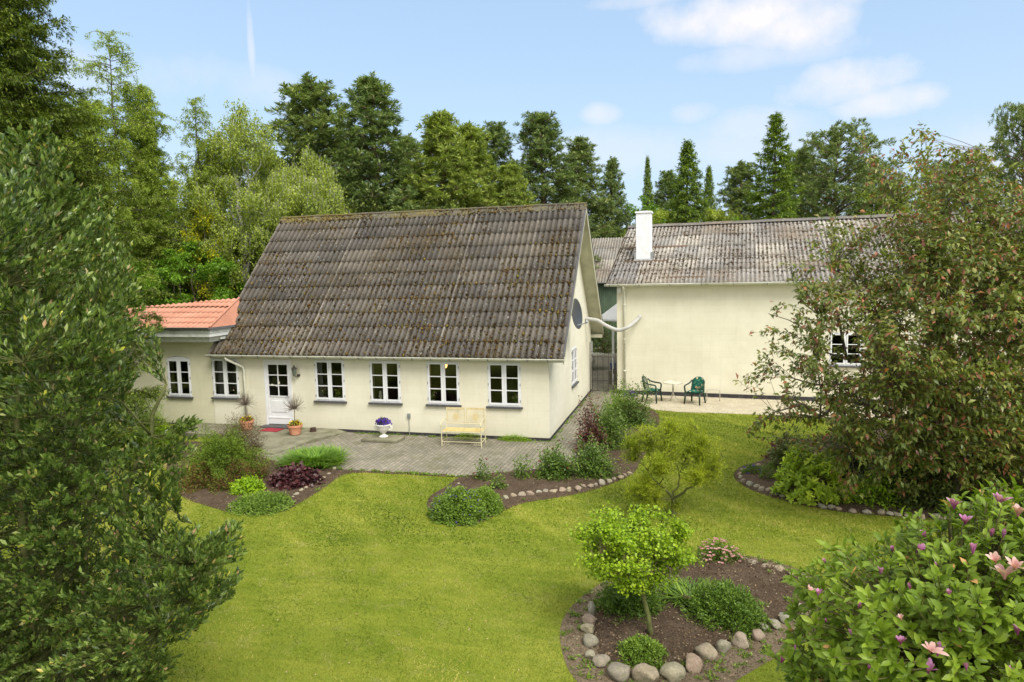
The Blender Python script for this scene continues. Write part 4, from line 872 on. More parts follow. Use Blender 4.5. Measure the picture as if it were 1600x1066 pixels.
mb = MB(); mb.add([(cu-.12, y0-.16, z0-.03), (cu+.68, y0-.16, z0-.03), (cu+.62, y0-.004, z0+.07), (cu-.06, y0-.004, z0+.07), (cu-.12, y0-.16, z0-.06), (cu+.68, y0-.16, z0-.06)], [(0, 1, 2, 3), (0, 4, 5, 1)]); mb.box((cu-.08, y0, z0-.1), (cu-.002, y0+.5, z0+.33)); mb.box((cu+.562, y0, z0-.1), (cu+.64, y0+.5, z0+.33)); mb.build('flashing', 'zinc', ch)
mb = MB(); mb.tube([(.30, -.36, BH-.02), (.30, -.33, BH-.12), (.30, -.08, BH-.32), (.30, -.06, BH-.4), (.30, -.06, .3)], .04, 10)
for z in (.9, 2.1, 3.4): mb.tube([(.255, -.06, z), (.345, -.06, z)], .055, 8)
mb.build('downpipe', 'cream_gutter', ob, smooth=True)
def obp(u, d, z): 
    c, s = math.cos(BA), math.sin(BA); return (BX+u*c-d*s, BY+u*s+d*c, z)
m = MB(); m.box((-.06, -.1, -.09), (.06, 0, .09)); m.box((-.07, -.12, .09), (.07, 0, .11)); o = m.build('wall_box', 'white', bevel=.008, label='small white box lamp high on the outbuilding corner under the eave', cat='wall lamp'); o.location = obp(.1, -.004, BH-.22); o.rotation_euler = (0, 0, BA)
# white flexible duct between the two buildings
a = on(914, 499, 0, .0); e = np.array(obp(.86, -.02, 2.95))
pts = [(-.02, a[1], a[2]+.02), (.25, a[1]-.05, a[2]+.0), (.5, a[1]-.08, a[2]-.05), (.75, a[1]-.12, a[2]-.2), (1.05, a[1]-.14, a[2]-.34), (1.3, a[1]-.14, a[2]-.38), (1.6, a[1]-.08, a[2]-.26), (1.82, e[1]-.25, e[2]-.1), (e[0], e[1]-.1, e[2]), (e[0]+.0, e[1]+.06, e[2]+.02)]
def spline(P, n=6):
    P = [np.array(p, float) for p in P]; P = [P[0]]+P+[P[-1]]; o = []
    for i in range(1, len(P)-2):
        for k in range(n):
            t = k/n; p0, p1, p2, p3 = P[i-1:i+3]; o.append(.5*((2*p1)+(-p0+p2)*t+(2*p0-5*p1+4*p2-p3)*t*t+(-p0+3*p1-3*p2+p3)*t**3))
    o.append(P[-2]); return o
sp = spline(pts, 10); m = MB(); m.tube(sp, [.066+.006*(i % 2) for i in range(len(sp))], 14); m.tube([sp[0], sp[0]+(sp[1]-sp[0])*.5], .09, 16); m.tube([sp[-1]+(sp[-2]-sp[-1])*.4, sp[-1]], .095, 16); m.build('ventilation_duct', 'pipe', smooth=True, label='white flexible duct sagging between the gable wall and the outbuilding', cat='duct')
# gate
gp0 = on(927, 612, 1, D_-.55); gt = thing('garden_gate', (.03, D_-.45, 0), 'dark wrought iron gate in the gap between farmhouse and outbuilding', 'gate')
m = MB(); w_ = .98
for x in (.0, .07, w_-.07, w_): m.box((x-.012, -.012, .04), (x+.012, .012, 1.55 if x in (.07, w_-.07) else 2.0))
for z in (.10, .50, 1.42): m.box((.07, -.011, z-.013), (w_-.07, .011, z+.013))
m.build('frame', 'iron', gt)
m = MB()
for k in range(1, 4): x = .07+(w_-.14)*k/4; m.tube([(x, 0, .1), (x, 0, 1.62)], .008, 6); m.tube([(x, 0, 1.6), (x, 0, 1.68)], [.018, .002], 6)
m.build('bars', 'iron', gt)
m = MB()
for k in range(4):
    x = .07+(w_-.14)*(k+.5)/4; m.tube([(x+.05*math.cos(t*PI/6), 0, 1.5+.05*math.sin(t*PI/6)) for t in range(12)], .006, 5, closed=True)
m.box((w_-.11, -.03, .78), (w_-.05, .03, .96)); m.build('scroll_and_lock', 'iron', gt)
# courtyard behind the gate
gs = thing('green_shed', (-3.5, 24, 0), 'shed of dark green boards with grey corrugated roof seen between the two buildings', 'shed')
m = MB()
for k in range(60): m.box((k*.14, 0+.008*(k % 2), 0), (k*.14+.137, .06, 4.08))
m.box((-.1, .07, 0), (8.5, 9, 4.0)); m.build('board_wall', 'greenboard', gs)
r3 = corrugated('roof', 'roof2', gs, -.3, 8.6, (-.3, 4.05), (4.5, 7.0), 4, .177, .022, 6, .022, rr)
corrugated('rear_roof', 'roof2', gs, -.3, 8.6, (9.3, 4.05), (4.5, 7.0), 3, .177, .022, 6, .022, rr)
moss(r3, 'moss2', -.2, 8.5, (-.3, 4.05), (4.5, 7.0), 10, .177, .022, 1800, rr, (.012, .026))
gutter(-.3, 8.6, -.38, 4.03, .06, 'zinc', gs)
pc = on(954, 500, 1, 13.2); ps = thing('parasol', (pc[0]+.75, 13.2, 0), 'white parasol open in the courtyard behind the iron gate', 'parasol')
m = MB(); n = 8; rr_ = 1.35; zt = 3.55; ze = float(on(950, 497, 1, 13.2)[2])
for k in range(n):
    t0, t1 = 2*PI*k/n, 2*PI*(k+1)/n; m.add([(0, 0, zt), (rr_*math.cos(t0), rr_*math.sin(t0), ze), (rr_*math.cos(t1), rr_*math.sin(t1), ze), (rr_*math.cos(t0), rr_*math.sin(t0), ze-.07), (rr_*math.cos(t1), rr_*math.sin(t1), ze-.07)], [(0, 1, 2), (1, 3, 4, 2)])
m.build('canopy', 'canvas', ps); m = MB(); m.tube([(0, 0, 0), (0, 0, zt+.06)], .025, 8); m.lathe([(.26, 0), (.26, .06), (.05, .09), (.04, .3)], 16); m.build('pole', 'white', ps)
m = MB()
for k in range(n): t0 = 2*PI*k/n; m.tube([(0, 0, zt-.03), (rr_*math.cos(t0), rr_*math.sin(t0), ze-.01)], .01, 5)
m.build('ribs', 'wood', ps)
def roundtable(x, y, r, h, lab, name='garden_table', top='frost', leg='glassrim', cx=.0):
    t = thing(name, (x, y, 0), lab, 'table'); m = MB(); m.lathe([(r-.02, h-.012), (r-.02, h-.004)], 32); m.build('tabletop', top, t)
    m = MB(); m.tube([((r-.01)*math.cos(k*PI/16), (r-.01)*math.sin(k*PI/16), h-.008) for k in range(32)], .013, 6, closed=True); m.tube([(0, 0, .26), (0, 0, h-.02)], .02, 8)
    for k in range(4): a_ = k*PI/2+.5; m.tube([((r-.03)*math.cos(a_), (r-.03)*math.sin(a_), h-.02), (0, 0, h-.03)], .008, 5)
    m.build('rim', leg, t)
    for k in range(4):
        a_ = k*PI/2+.4; c, s = math.cos(a_), math.sin(a_); m = MB(); m.tube(spline([(.022*c, .022*s, .5), (.03*c, .03*s, .3), (.09*c, .09*s, .17), (.2*c, .2*s, .07), (.29*c, .29*s, .012)], 4), .011, 6); m.build('leg', leg, t, smooth=True)
    return t
qx = on(936, 560, 1, 14.3); roundtable(qx[0]-.25, 14.3, .55, .72, 'round pale table in the courtyard behind the iron gate')
m = MB()
for k in range(6): m.box((-.25, -.02+k*.001, .5+k*.09), (.25, .01, .55+k*.09))
for x in (-.25, .25): m.box((x-.02, -.02, 0), (x+.02, .02, 1.05)); m.box((x-.02, -.45, 0), (x+.02, -.41, .45))
m.box((-.25, -.45, .42), (.25, 0, .45)); o = m.build('white_garden_chair', 'white', label='white slatted chair behind the round courtyard table', cat='chair'); o.location = (float(on(918, 548, 1, 17.2)[0]), 17.2, 0)
p_ = on(909, 548, 1, 13.4); m = MB(); m.lathe([(.2, 0), (.26, .2), (.28, .6), (.24, 1.0), (.22, 1.02)], 14); o = m.build('wooden_barrel', 'wood', smooth=True, label='ochre wooden barrel at the corner of the farmhouse behind the gate', cat='barrel'); o.location = (float(p_[0]), 13.4, .0)
m = MB(); m.box((-.045, -.045, 0), (.045, .045, 2.3)); m.box((-.06, -.06, 2.3), (.06, .06, 2.33)); m.box((-.05, -.05, 1.3), (.05, .05, 1.36)); o = m.build('white_post', 'white', label='white post beside the outbuilding corner behind the gate', cat='post'); o.location = (float(on(958, 540, 1, 9.6)[0]), 9.6, 0)
m = MB(); m.lathe([(.1, 0), (.13, .25), (.14, .27), (.14, .29)], 12); m.tube([(.13*math.cos(t*PI/8), 0, .28+.13*math.sin(t*PI/8)) for t in range(9)], .006, 5); o = m.build('blue_bucket', 'blueplastic', smooth=True, label='blue bucket by the outbuilding wall behind the gate', cat='bucket'); o.location = (float(on(958, 575, 1, 9.9)[0]), 9.9, .6)
m = MB(); m.box((-.16, -.16, 0), (.16, .16, .59)); o = m.build('low_stand', 'slab', label='low stand carrying the blue bucket behind the gate', cat='stand'); o.location = (float(on(958, 575, 1, 9.9)[0]), 9.9, .0)

# ================================================================== GARDEN FURNITURE AND POTS
def bench():
    a, b = G(689.5, 699), G(753, 699); wd = float(np.linalg.norm(b-a)); w = wd; t = thing('garden_bench', ((a[0]+b[0])/2, (a[1]+b[1])/2, .012), 'yellow painted metal bench with two sunburst back panels against the house front', 'bench', rz=math.atan2(b[1]-a[1], b[0]-a[0])*.3)
    dp = .46; H = .98; sh = .42
    for s in (-1, 1):
        m = MB(); m.tube([(s*w/2, 0, 0), (s*w/2, 0, .64)], .014, 6); m.build('leg', 'palebench', t)
        m = MB(); m.tube([(s*w/2, dp, 0), (s*w/2, dp-.01, sh), (s*w/2, dp+.06, H)], .014, 6); m.build('leg', 'palebench', t)
        m = MB(); m.tube(spline([(s*w/2, dp+.02, .68), (s*w/2, dp-.15, .70), (s*w/2, .12, .69), (s*w/2, -.02, .64), (s*w/2, -.05, .58), (s*w/2, .0, .56)], 4), .015, 6); m.build('armrest', 'palebench', t)
        # back panel: oval hub, rays and frame
        cx = s*(w/4-.002); hw, z0, z1 = w/4-.035, .50, H; yb = dp+.03
        m = MB(); m.box((cx-hw, yb-.005, H-.06), (cx+hw, yb+.01, H)); hc = (z0+H)/2-.02
        m.lathe([(.001, -.006), (.075, -.006), (.075, .006), (.001, .006)], 20); 
        nlat = 20*4; vv = m.v[-nlat:]; m.v[-nlat:] = [(cx+v[0]*.9, yb+v[2], hc+v[1]*1.05) for v in vv]
        for k in range(28):
            a_ = 2*PI*k/28; c, s_ = math.cos(a_), math.sin(a_); tt = min((hw-.005)/max(abs(c), 1e-6), (.20)/max(abs(s_), 1e-6))
            m.tube([(cx+.07*c, yb, hc+.075*s_), (cx+tt*c, yb, hc+tt*s_)], .0065, 5)
        for q in (((cx-hw, yb, z0+.03), (cx-hw, yb, H)), ((cx+hw, yb, z0+.03), (cx+hw, yb, H)), ((cx-hw, yb, z0+.03), (cx+hw, yb, z0+.03))): m.tube(q, .010, 6)
        m.build('back_panel', 'benchback', t)
        m = MB()
        for k in range(5): m.box((cx-hw-.02, .02+k*.085, sh-.006), (cx+hw+.02, .09+k*.085, sh+.008))
        m.build('seat', 'yellowpaint', t)
    m = MB()
    for y in (0, dp): m.tube([(-w/2, y, sh-.02), (w/2, y, sh-.02)], .012, 6); m.tube([(-w/2, y, .13), (w/2, y, .13)], .009, 6)
    for s in (-1, 1): m.tube([(s*w/2, 0, .13), (s*w/2, dp, .13)], .009, 6); m.tube([(s*w/2, 0, sh-.02), (s*w/2, dp, sh-.02)], .012, 6)
    m.tube([(-w/2, dp+.02, .53), (w/2, dp+.02, .53)], .01, 6)
    for k in range(10): 
        x = -w/2+w*(k+.5)/10; 
        m.tube([(x+.035*math.cos(j*PI/5), 0, .085+.035*math.sin(j*PI/5)) for j in range(10)], .004, 4, closed=True) if k in (0, 1, 8, 9) else None
    m.build('stretcher', 'palebench', t)
bench()
def plastic_chair(px_, py_, rz, lab, cushion_back):
    g = G(px_, py_); t = thing('plastic_chair', (g[0], g[1], .012), lab, 'chair', 'green plastic garden chairs by the outbuilding wall', rz)
    sh = .42; prof = []
    m = MB()   # seat pan
    n = 10; vs = []
    for j in range(n+1):
        for i in range(n+1):
            u, v = i/n*2-1, j/n*2-1; w = .235+.03*(1-(v+1)/2); x = u*w; y = -.24+.46*(j/n); z = sh-.018*(1-u*u)+(.02 if j == 0 else 0)*-1
            vs.append((x, y, z))
    F = [(j*(n+1)+i, j*(n+1)+i+1, (j+1)*(n+1)+i+1, (j+1)*(n+1)+i) for j in range(n) for i in range(n)]
    vs2 = [(a, b, c-.022) for a, b, c in vs]; k = len(vs); m.add(vs+vs2, F+[tuple(q+k for q in f[::-1]) for f in F]); m.tube([vs[i] for i in range(n+1)], .014, 6); m.tube([(-.265, -.24, sh-.03), (-.235, .22, sh-.03)], .02, 6); m.tube([(.265, -.24, sh-.03), (.235, .22, sh-.03)], .02, 6)
    m.build('seat', 'greenplastic', t)
    for sx in (-1, 1):
        m = MB(); m.tube([(sx*.25, -.22, sh-.02), (sx*.28, -.26, 0)], [.034, .027], 6); m.build('leg', 'greenplastic', t, smooth=True)
        m = MB(); m.tube([(sx*.22, .2, sh), (sx*.25, .30, 0)], [.036, .028], 6); m.build('leg', 'greenplastic', t, smooth=True)
        m = MB(); m.tube(spline([(sx*.265, -.22, sh-.01), (sx*.285, -.235, .56), (sx*.29, -.20, .635), (sx*.285, -.02, .655), (sx*.26, .16, .70), (sx*.225, .25, .78)], 4), [.027]*21, 6); m.build('armrest', 'greenplastic', t, smooth=True)
    # arched slatted back
    def bk(u, h): return (u*.235*(1-.12*h), .205+.10*h+.05*(1-u*u)*.9, sh+.47*h)
    m = MB(); arch = [bk(-1, 0), bk(-1, .35), bk(-1, .65)]+[bk(math.cos(PI-PI*k/10), .65+.35*math.sin(PI*k/10)) for k in range(11)]+[bk(1, .65), bk(1, .35), bk(1, 0)]
    m.tube(arch, .018, 6)
    for k in range(-4, 5):
        u = k/5; ht = .65+.35*math.sqrt(max(0, 1-u*u)); a, b = bk(u, 0.02), bk(u, ht)
        c = bk(u, ht*.5); m.tube([a, c, b], .0085, 5)
    m.build('backrest', 'greenplastic', t, smooth=True)
    def pad(name, f, th):
        m = MB(); n = 12; A = []; B = []
        for j in range(n+1):
            for i in range(n+1):
                u, v = i/n*2-1, j/n*2-1; e = (1-u**4)*(1-v**4); p, q = f(u, v), e*th; A.append((p, q))
        vs = [f(i/n*2-1, j/n*2-1, max(0., (1-(i/n*2-1)**4)*(1-(j/n*2-1)**4))*th*(1-.12*((i % 4 == 0) or (j % 4 == 0)))) for j in range(n+1) for i in range(n+1)]
        vb = [f(i/n*2-1, j/n*2-1, -.004) for j in range(n+1) for i in range(n+1)]; k = len(vs)
        F = [(j*(n+1)+i, j*(n+1)+i+1, (j+1)*(n+1)+i+1, (j+1)*(n+1)+i) for j in range(n) for i in range(n)]
        m.add(vs+vb, F+[tuple(q+k for q in g_[::-1]) for g_ in F]); return m.build(name, 'cushion', t, smooth=True)
    pad('seat_cushion', lambda u, v, h=0: (u*.225, -.01+v*.22, sh+.012+h), .045)
    if cushion_back:
        def fb(u, v, h=0):
            hh = (v+1)/2; w = math.sqrt(max(.0, 1-max(0, (hh-.6)/.42)**2)); p = bk(u*w*.93, .05+.98*hh); return (p[0], p[1]-.022-h, p[2])
        pad('back_cushion', fb, .045)
    return t
plastic_chair(1019, 628, R(74), 'dark green slatted plastic chair with seat cushion only, left of the round table', False)
plastic_chair(1086, 631, R(-24), 'dark green plastic chair with floral seat and back cushions, right of the round table', True)
g = G(1051.5, 628); roundtable(g[0], g[1], .35, .70, 'small round grey bistro table between the two green chairs', 'bistro_table')
g = G(1114.5, 627); t_ = MB(); t_.tube(spline([(-.22, 0, 0), (-.22, 0, .33), (-.19, 0, .385), (-.1, 0, .40), (.1, 0, .40), (.19, 0, .385), (.22, 0, .33), (.22, 0, 0)], 4), .013, 8); t_.tube([(-.22, 0, .0), (-.22, .14, .0)], .013, 6); t_.tube([(.22, 0, 0), (.22, .14, 0)], .013, 6)
o = t_.build('metal_hoop', 'glassrim', smooth=True, label='grey metal hoop standing on the gravel right of the cushioned green chair', cat='hoop'); o.location = (g[0], g[1], .012)
# door mat, pots, urn
a, b = on(417, 683, 2, .11), on(447, 675, 2, .11)
m = MB(); m.box((-.3, -.19, 0), (.3, .19, .012)); o = m.build('door_mat', 'mat', label='red door mat in front of the white front door', cat='mat'); o.location = ((DR[0]+DR[1])/2+.05, -.52, .106)
def pansies(name, mats, t, c, r, h, n, rs, leafm='box'):
    P = rs.normal(size=(n, 3)); P = nrmz(P); P[:, 2] = abs(P[:, 2]); P = P*np.array([r, r, h])*rs.uniform(.6, 1.05, (n, 1))+c
    leaves(name, mats, t, P, rs.normal(size=(n, 3))*.8+[0, -.4, .5], rs.normal(size=(n, 3))*.5+[0, -.6, .8], .055, .055, 'o', .05, .1, rng=rs)
    P = nrmz(rs.normal(size=(n*3, 3))); P[:, 2] = abs(P[:, 2]); P = P*np.array([r, r, h])*rs.uniform(.3, .95, (n*3, 1))+c
    leaves('pansy_leaves', leafm, t, P, rs.normal(size=(n*3, 3))+[0, 0, .4], rs.normal(size=(n*3, 3))+[0, 0, 1], .055, .022, 'd', rng=rs)
def topiary(px_, py_, z, lab, seed):
    g = on(px_, py_, 2, z); rs = np.random.default_rng(seed); t = thing('potted_willow', (g[0], g[1], z), lab, 'potted plant', 'terracotta pots with bare standard willows by the front door')
    m = MB(); m.lathe([(.13, 0), (.15, .02), (.195, .22), (.205, .225), (.215, .23), (.215, .29), (.20, .295), (.19, .27)], 24); m.build('pot', 'terracotta', t, smooth=False)
    m = MB(); m.lathe([(.19, .26), (.1, .275), (.001, .28)], 16); m.build('potting_soil', 'soil', t)
    pansies('pansies', 'yellow', t, (0, 0, .29), .20, .13, 60, rs, 'mound')
    pansies('dark_pansies', 'maroon', t, (0, 0, .29), .19, .12, 34, rs, 'box')
    lb = [wander(rs, (0, 0, .28), (.01, 0, .78), 5, .05)]; limbs_obj(t, lb, [(.013, .010)], 'greytwig', 'trunk', 6)
    n = 120; tp = nrmz(rs.normal(size=(n, 3))+[0, 0, .75])*rs.uniform(.20, .38, (n, 1))*[.95, .95, 1.1]+[0, 0, .84]
    B = np.tile([0, 0, .78], (n, 1))+rs.normal(0, .01, (n, 3)); C = B+(tp-B)*[.75, .75, .35]
    V, F = tubes_np(B, C, tp, .006, .003, 5, 3); npmesh('willow_twigs', V, [F], 'greytwig', t)
topiary(386, 671.5, .10, 'terracotta pot of pansies with bare twiggy willow ball, left of the front door', 31)
topiary(461.5, 679, .10, 'terracotta pot of pansies with bare twiggy willow ball, right of the front door', 32)
g = on(489.5, 678.5, 2, .02); m = MB(); m.lathe([(.06, 0), (.09, .03), (.10, .12), (.075, .16), (.09, .18), (.095, .195), (.08, .195), (.065, .16), (.01, .15)], 20); o = m.build('brown_pot', 'browncer', smooth=True, label='small empty dark brown pot on the paving right of the door', cat='pot'); o.location = (g[0], g[1], .018)
g = on(598, 684, 2, .09); m = MB(); m.box((-.55, -.30, 0), (.55, .30, .085)); o = m.build('stone_slab', 'slab', bevel=.02, label='mossy concrete slab under the white flower urn', cat='slab'); o.location = (g[0], g[1]+.03, .014)
t = thing('flower_urn', (g[0], g[1]+.06, .102), 'white pedestal urn filled with violet pansies below the second window from the lamp', 'urn')
t['label'] = 'white pedestal urn filled with violet pansies on the mossy slab'
m = MB(); m.lathe([(.13, 0), (.13, .025), (.10, .035), (.055, .07), (.045, .10), (.07, .12), (.13, .17), (.185, .25), (.195, .32), (.225, .35), (.225, .37), (.20, .375), (.18, .33)], 32, (0, 0, 0), .025, 12); m.build('bowl', 'stoneware', t, smooth=True)
for s in (-1, 1):
    m = MB(); m.tube(spline([(s*.17, 0, .21), (s*.25, 0, .22), (s*.27, 0, .29), (s*.21, 0, .32)], 5), .017, 6); m.build('handle', 'stoneware', t, smooth=True)
rs = np.random.default_rng(41); pansies('violet_pansies', 'violet', t, (0, 0, .37), .215, .19, 150, rs, 'dark_leaf')

# ================================================================== EDGING STONES
srng = np.random.default_rng(77)
ico = bmesh.new(); bmesh.ops.create_icosphere(ico, subdivisions=3, radius=1); IV = np.array([v.co[:] for v in ico.verts]); IF = np.array([[v.index for v in f.verts] for f in ico.faces]); ico.free()
stone_meshes = []
for k in range(12):
    V = IV.copy()
    for _ in range(7):     # worn facets
        d = nrmz(srng.normal(size=3)); h = srng.uniform(.52, .86); dd = V@d; V = V-np.maximum(0, dd-h)[:, None]*d*.85
    n_ = np.array([noise.noise(Vector(v*1.3)+Vector((k*7, 0, 0))) for v in V]); V = V*(1+.22*n_[:, None]); n2 = np.array([noise.noise(Vector(v*4)+Vector((k*7, 0, 0))) for v in V]); V = V*(1+.05*n2[:, None])
    V /= abs(V).max(0)
    me = npmesh('edging_stone', V*.5, [IF], 'stone', smooth=True); stone_meshes.append(me.data); bpy.data.objects.remove(me)
def stone(px_, py_, wpx, label, group, z=.0, hf=.72, name='edging_stone'):
    d = float((G(px_, py_, .08)-CP)@AF); w = wpx/FPX*d*1.08; g = G(px_, py_, w*hf*.25)
    o = bpy.data.objects.new(name, stone_meshes[srng.integers(12)]); o.location = (g[0], g[1], z+w*hf*.22); o.rotation_euler = (srng.uniform(-.25, .25), srng.uniform(-.25, .25), srng.uniform(0, 6.28))
    o.scale = (w*srng.uniform(.92, 1.1), w*srng.uniform(.85, 1.0), w*hf*srng.uniform(.9, 1.15)); link(o, None, label, 'stone', group); return o
def words(i, n):
    o = ['first', 'second', 'third', 'fourth', 'fifth', 'sixth', 'seventh', 'eighth', 'ninth', 'tenth', 'eleventh', 'twelfth', 'thirteenth', 'fourteenth', 'fifteenth', 'sixteenth', 'seventeenth', 'eighteenth', 'nineteenth', 'twentieth', 'twenty-first', 'twenty-second', 'twenty-third']
    return o[i]
isl = [(925, 956, 15), (919.6, 972, 24), (920, 985, 23), (922.5, 1004, 25), (924, 1026, 18), (940.6, 1036, 25), (970, 1051, 37), (1009.6, 1057, 42), (1050.5, 1050, 38), (1083, 1040, 32), (1103, 1021, 34), (1131, 1013, 27), (1157.7, 1004, 28), (1182, 994, 23), (1194, 982, 18), (1210, 978, 19), (1228, 968, 22), (1239, 956, 15), (1248, 948, 11)]
special = {0: 'thin upright pointed stone at the left end of the island bed border', 6: 'big rounded pale boulder at the lower left of the island bed border', 7: 'biggest pinkish grey boulder at the front of the island bed border', 8: 'big tilted green-stained boulder right of the biggest front boulder'}
for i, (x, y, w) in enumerate(isl):
    lab = special.get(i, words(i, 0)+' island bed border stone, counting from the pointed stone round the front')
    o = stone(x, y, w, lab, 'fieldstones edging the island bed', .02, .8 if i else 1.5)
    if i == 0: o.scale = (.10, .16, .30)
for i, (x, y, w) in enumerate([(1177, 881, 16), (1197, 887, 14), (1216.7, 891, 17), (1237, 899, 14), (1256, 905, 12)]):
    stone(x, y, w, words(i, 0)+' half-sunk stone behind the island bed, counting right from the pink shrub', 'half-sunk stones at the back of the island bed', .03, .5)
rosest = [(790, 779, 13), (803, 775, 12), (815, 774, 13), (828.6, 772.5, 14), (843, 770, 11), (853, 768.5, 11), (865.5, 768, 13), (878, 766.5, 12), (889, 766, 11), (903, 765, 13), (912, 761, 9), (923, 760, 11), (931, 758, 8), (939.7, 755, 14), (951.6, 752, 10), (959.5, 749, 8), (969.6, 747, 11), (976, 743, 8), (984, 741, 10)]
for i, (x, y, w) in enumerate(rosest):
    stone(x, y, w, words(i, 0)+' rose bed edging stone, counting right from the low green mounds', 'fieldstones edging the rose bed', .01)
for x, y, w, lab in [(716.5, 757, 7, 'lone pale stone behind the green mounds at the corner of the paving'), (693, 808, 11, 'flat brown stone at the lower left of the green mounds'), (703, 812, 8, 'small brown stone beside the flat one in front of the green mounds')]: stone(x, y, w, lab, 'fieldstones edging the rose bed', .01, .6)
for i, (x, y, w) in enumerate([(459, 778, 8), (463, 773.5, 9), (471, 767, 10), (478, 763, 9), (485, 759, 9), (493, 754.6, 9), (500, 751, 7), (505.6, 747, 8), (514, 741.5, 8), (522.5, 733, 7)]):
    stone(x, y, w, words(i, 0)+' left bed edging stone, counting up from the pale ground cover', 'fieldstones edging the left bed', .01)
for x, y, w, lab in [(360, 794, 8, 'pale stone at the left corner of the pale green ground cover'), (367, 797, 7, 'darker small stone right of the pale one at the ground cover corner')]: stone(x, y, w, lab, 'fieldstones edging the left bed', .01)
cst = [(1185, 728, 10), (1174, 731, 10), (1167, 734, 8), (1160.5, 736, 8), (1156, 741, 8), (1157, 746, 8), (1162, 752, 10), (1171, 757, 12), (1182.5, 760.5, 10), (1190.6, 765, 13), (1200.5, 767, 11), (1211, 772, 11), (1222, 776, 10)]
for i, (x, y, w) in enumerate(cst): stone(x, y, w, words(i, 0)+' right bed tip stone, counting from the violets round to the whorled shrub', 'stones round the tip of the right bed', .01)
cst2 = [(1285, 791, 15), (1300, 793, 13), (1310, 795.6, 11), (1332, 799, 12), (1355, 801, 13), (1377.6, 801, 14), (1390, 803, 13), (1402.6, 804, 13), (1417, 806, 12), (1440, 808, 13), (1462, 808, 16), (1474, 810, 12)]
for i, (x, y, w) in enumerate(cst2): stone(x, y, w, words(i, 0)+' stone under the reddish tree, counting right from the whorled shrub', 'stones along the bed under the reddish tree', .01, .6)

# ================================================================== SHRUBS AND PERENNIALS
def mound(name, px_, py_, wpx, hpx, mat, n, L, Wd, label, cat='shrub', kind='f', seed=1, group=None, up=.5, asp=.85, rough=.22, lump=3.2, curl=.15, z=.02, stems=True, shell=.45, flowers=None, base=None, tilt=0., gap=0., stemmat='twig', updir=None, leafname='foliage', brown=0.):
    """a leafy mound: leaves on a lumpy shell with a filled inside, on a fan of stems"""
    rs = np.random.default_rng(seed); g = G(px_, py_) if base is None else np.array(base, float)
    d = float((g-CP)@AF); w = wpx/FPX*d/2; h = hpx/FPX*d
    # apparent height includes the foreshortened depth of the mound
    sa = (CP[2]-h*.5)/np.linalg.norm((g-CP)[:2]); h = max(.35*h, h-w*asp*2*sa*.55)
    g = g.copy(); u2 = (g-CP)[:2]; u2 = u2/np.linalg.norm(u2); g[:2] += u2*w*asp*.8
    t = thing(name, (g[0], g[1], z), label, cat, group)
    q = nrmz(rs.normal(size=(n, 3))); q[:, 2] = abs(q[:, 2])*1.15-.15
    ang = q*lump; s0 = seed*1.37
    bumpf = 1+rough*(np.sin(ang[:, 0]*2.1+s0)*np.sin(ang[:, 1]*1.9+s0*2)+.6*np.sin(ang[:, 2]*4.1+ang[:, 0]*3.3+s0))+rough*.5*np.sin(ang[:, 0]*5.3+s0)*np.sin(ang[:, 1]*6.1)
    rad = (shell+(1-shell)*rs.random(n)**.6)*bumpf
    P = q*rad[:, None]*[w, w*asp, h*.93]; P[:, 2] = np.maximum(P[:, 2], .01)
    if gap: 
        kp = (np.sin(P[:, 0]/w*7+s0)+np.sin(P[:, 1]/w*6+s0*3)+np.sin(P[:, 2]/h*8+s0*2)) > -gap*-1-2.2+gap*2; P, q, rad = P[kp], q[kp], rad[kp]
    m = len(P)
    D = q*[1, 1, .6]+rs.normal(0, .55, (m, 3))+[0, 0, up if updir is None else updir]; U = q*.8+[0, 0, .7]+rs.normal(0, .4, (m, 3))
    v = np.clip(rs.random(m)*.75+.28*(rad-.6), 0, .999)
    if brown: lowz = P[:, 2] < h*(.42+.14*np.sin(np.arctan2(q[:, 1], q[:, 0])*5+s0)); v = np.where(lowz & (rs.random(m) < brown), rs.uniform(.92, 1, m), np.minimum(v, .87))
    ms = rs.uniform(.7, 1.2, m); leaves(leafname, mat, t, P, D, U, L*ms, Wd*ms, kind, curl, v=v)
    if stems:
        k = min(60, max(8, n//90)); T = q[:k]*rad[:k, None]*[w, w*asp, h*.9]*.9; B = T*[.12, .12, 0]; C = (B+T)/2+[0, 0, h*.12]
        V, F = tubes_np(B, C, T, .004+.012*w, .002, 4, 4); npmesh('stems', V, [F], stemmat, t)
    if flowers:
        fm_, fn, fs = flowers; q2 = nrmz(rs.normal(size=(fn, 3))); q2[:, 2] = abs(q2[:, 2]); P2 = q2*[w, w*asp, h]*rs.uniform(.92, 1.06, (fn, 1))
        # each flower: a rosette of five petals
        a_ = np.arange(5)*2*PI/5; Pp = np.repeat(P2, 5, 0); ex = np.tile(np.column_stack([np.cos(a_), np.sin(a_), np.full(5, .35)]), (fn, 1))
        if fn > 20: leaves('flowers', fm_, t, Pp, ex+np.repeat(q2, 5, 0)*.4, np.repeat(q2+[0, 0, .6], 5, 0), fs, fs*.8, 'd', .1, .3, rng=rs, kind='stuff')
        else:
            for i in range(fn): sl_ = slice(5*i, 5*i+5); leaves('flower', fm_, t, Pp[sl_], (ex+np.repeat(q2, 5, 0)*.4)[sl_], np.repeat(q2+[0, 0, .6], 5, 0)[sl_], fs, fs*.8, 'd', .1, .3, rng=rs)
    return t
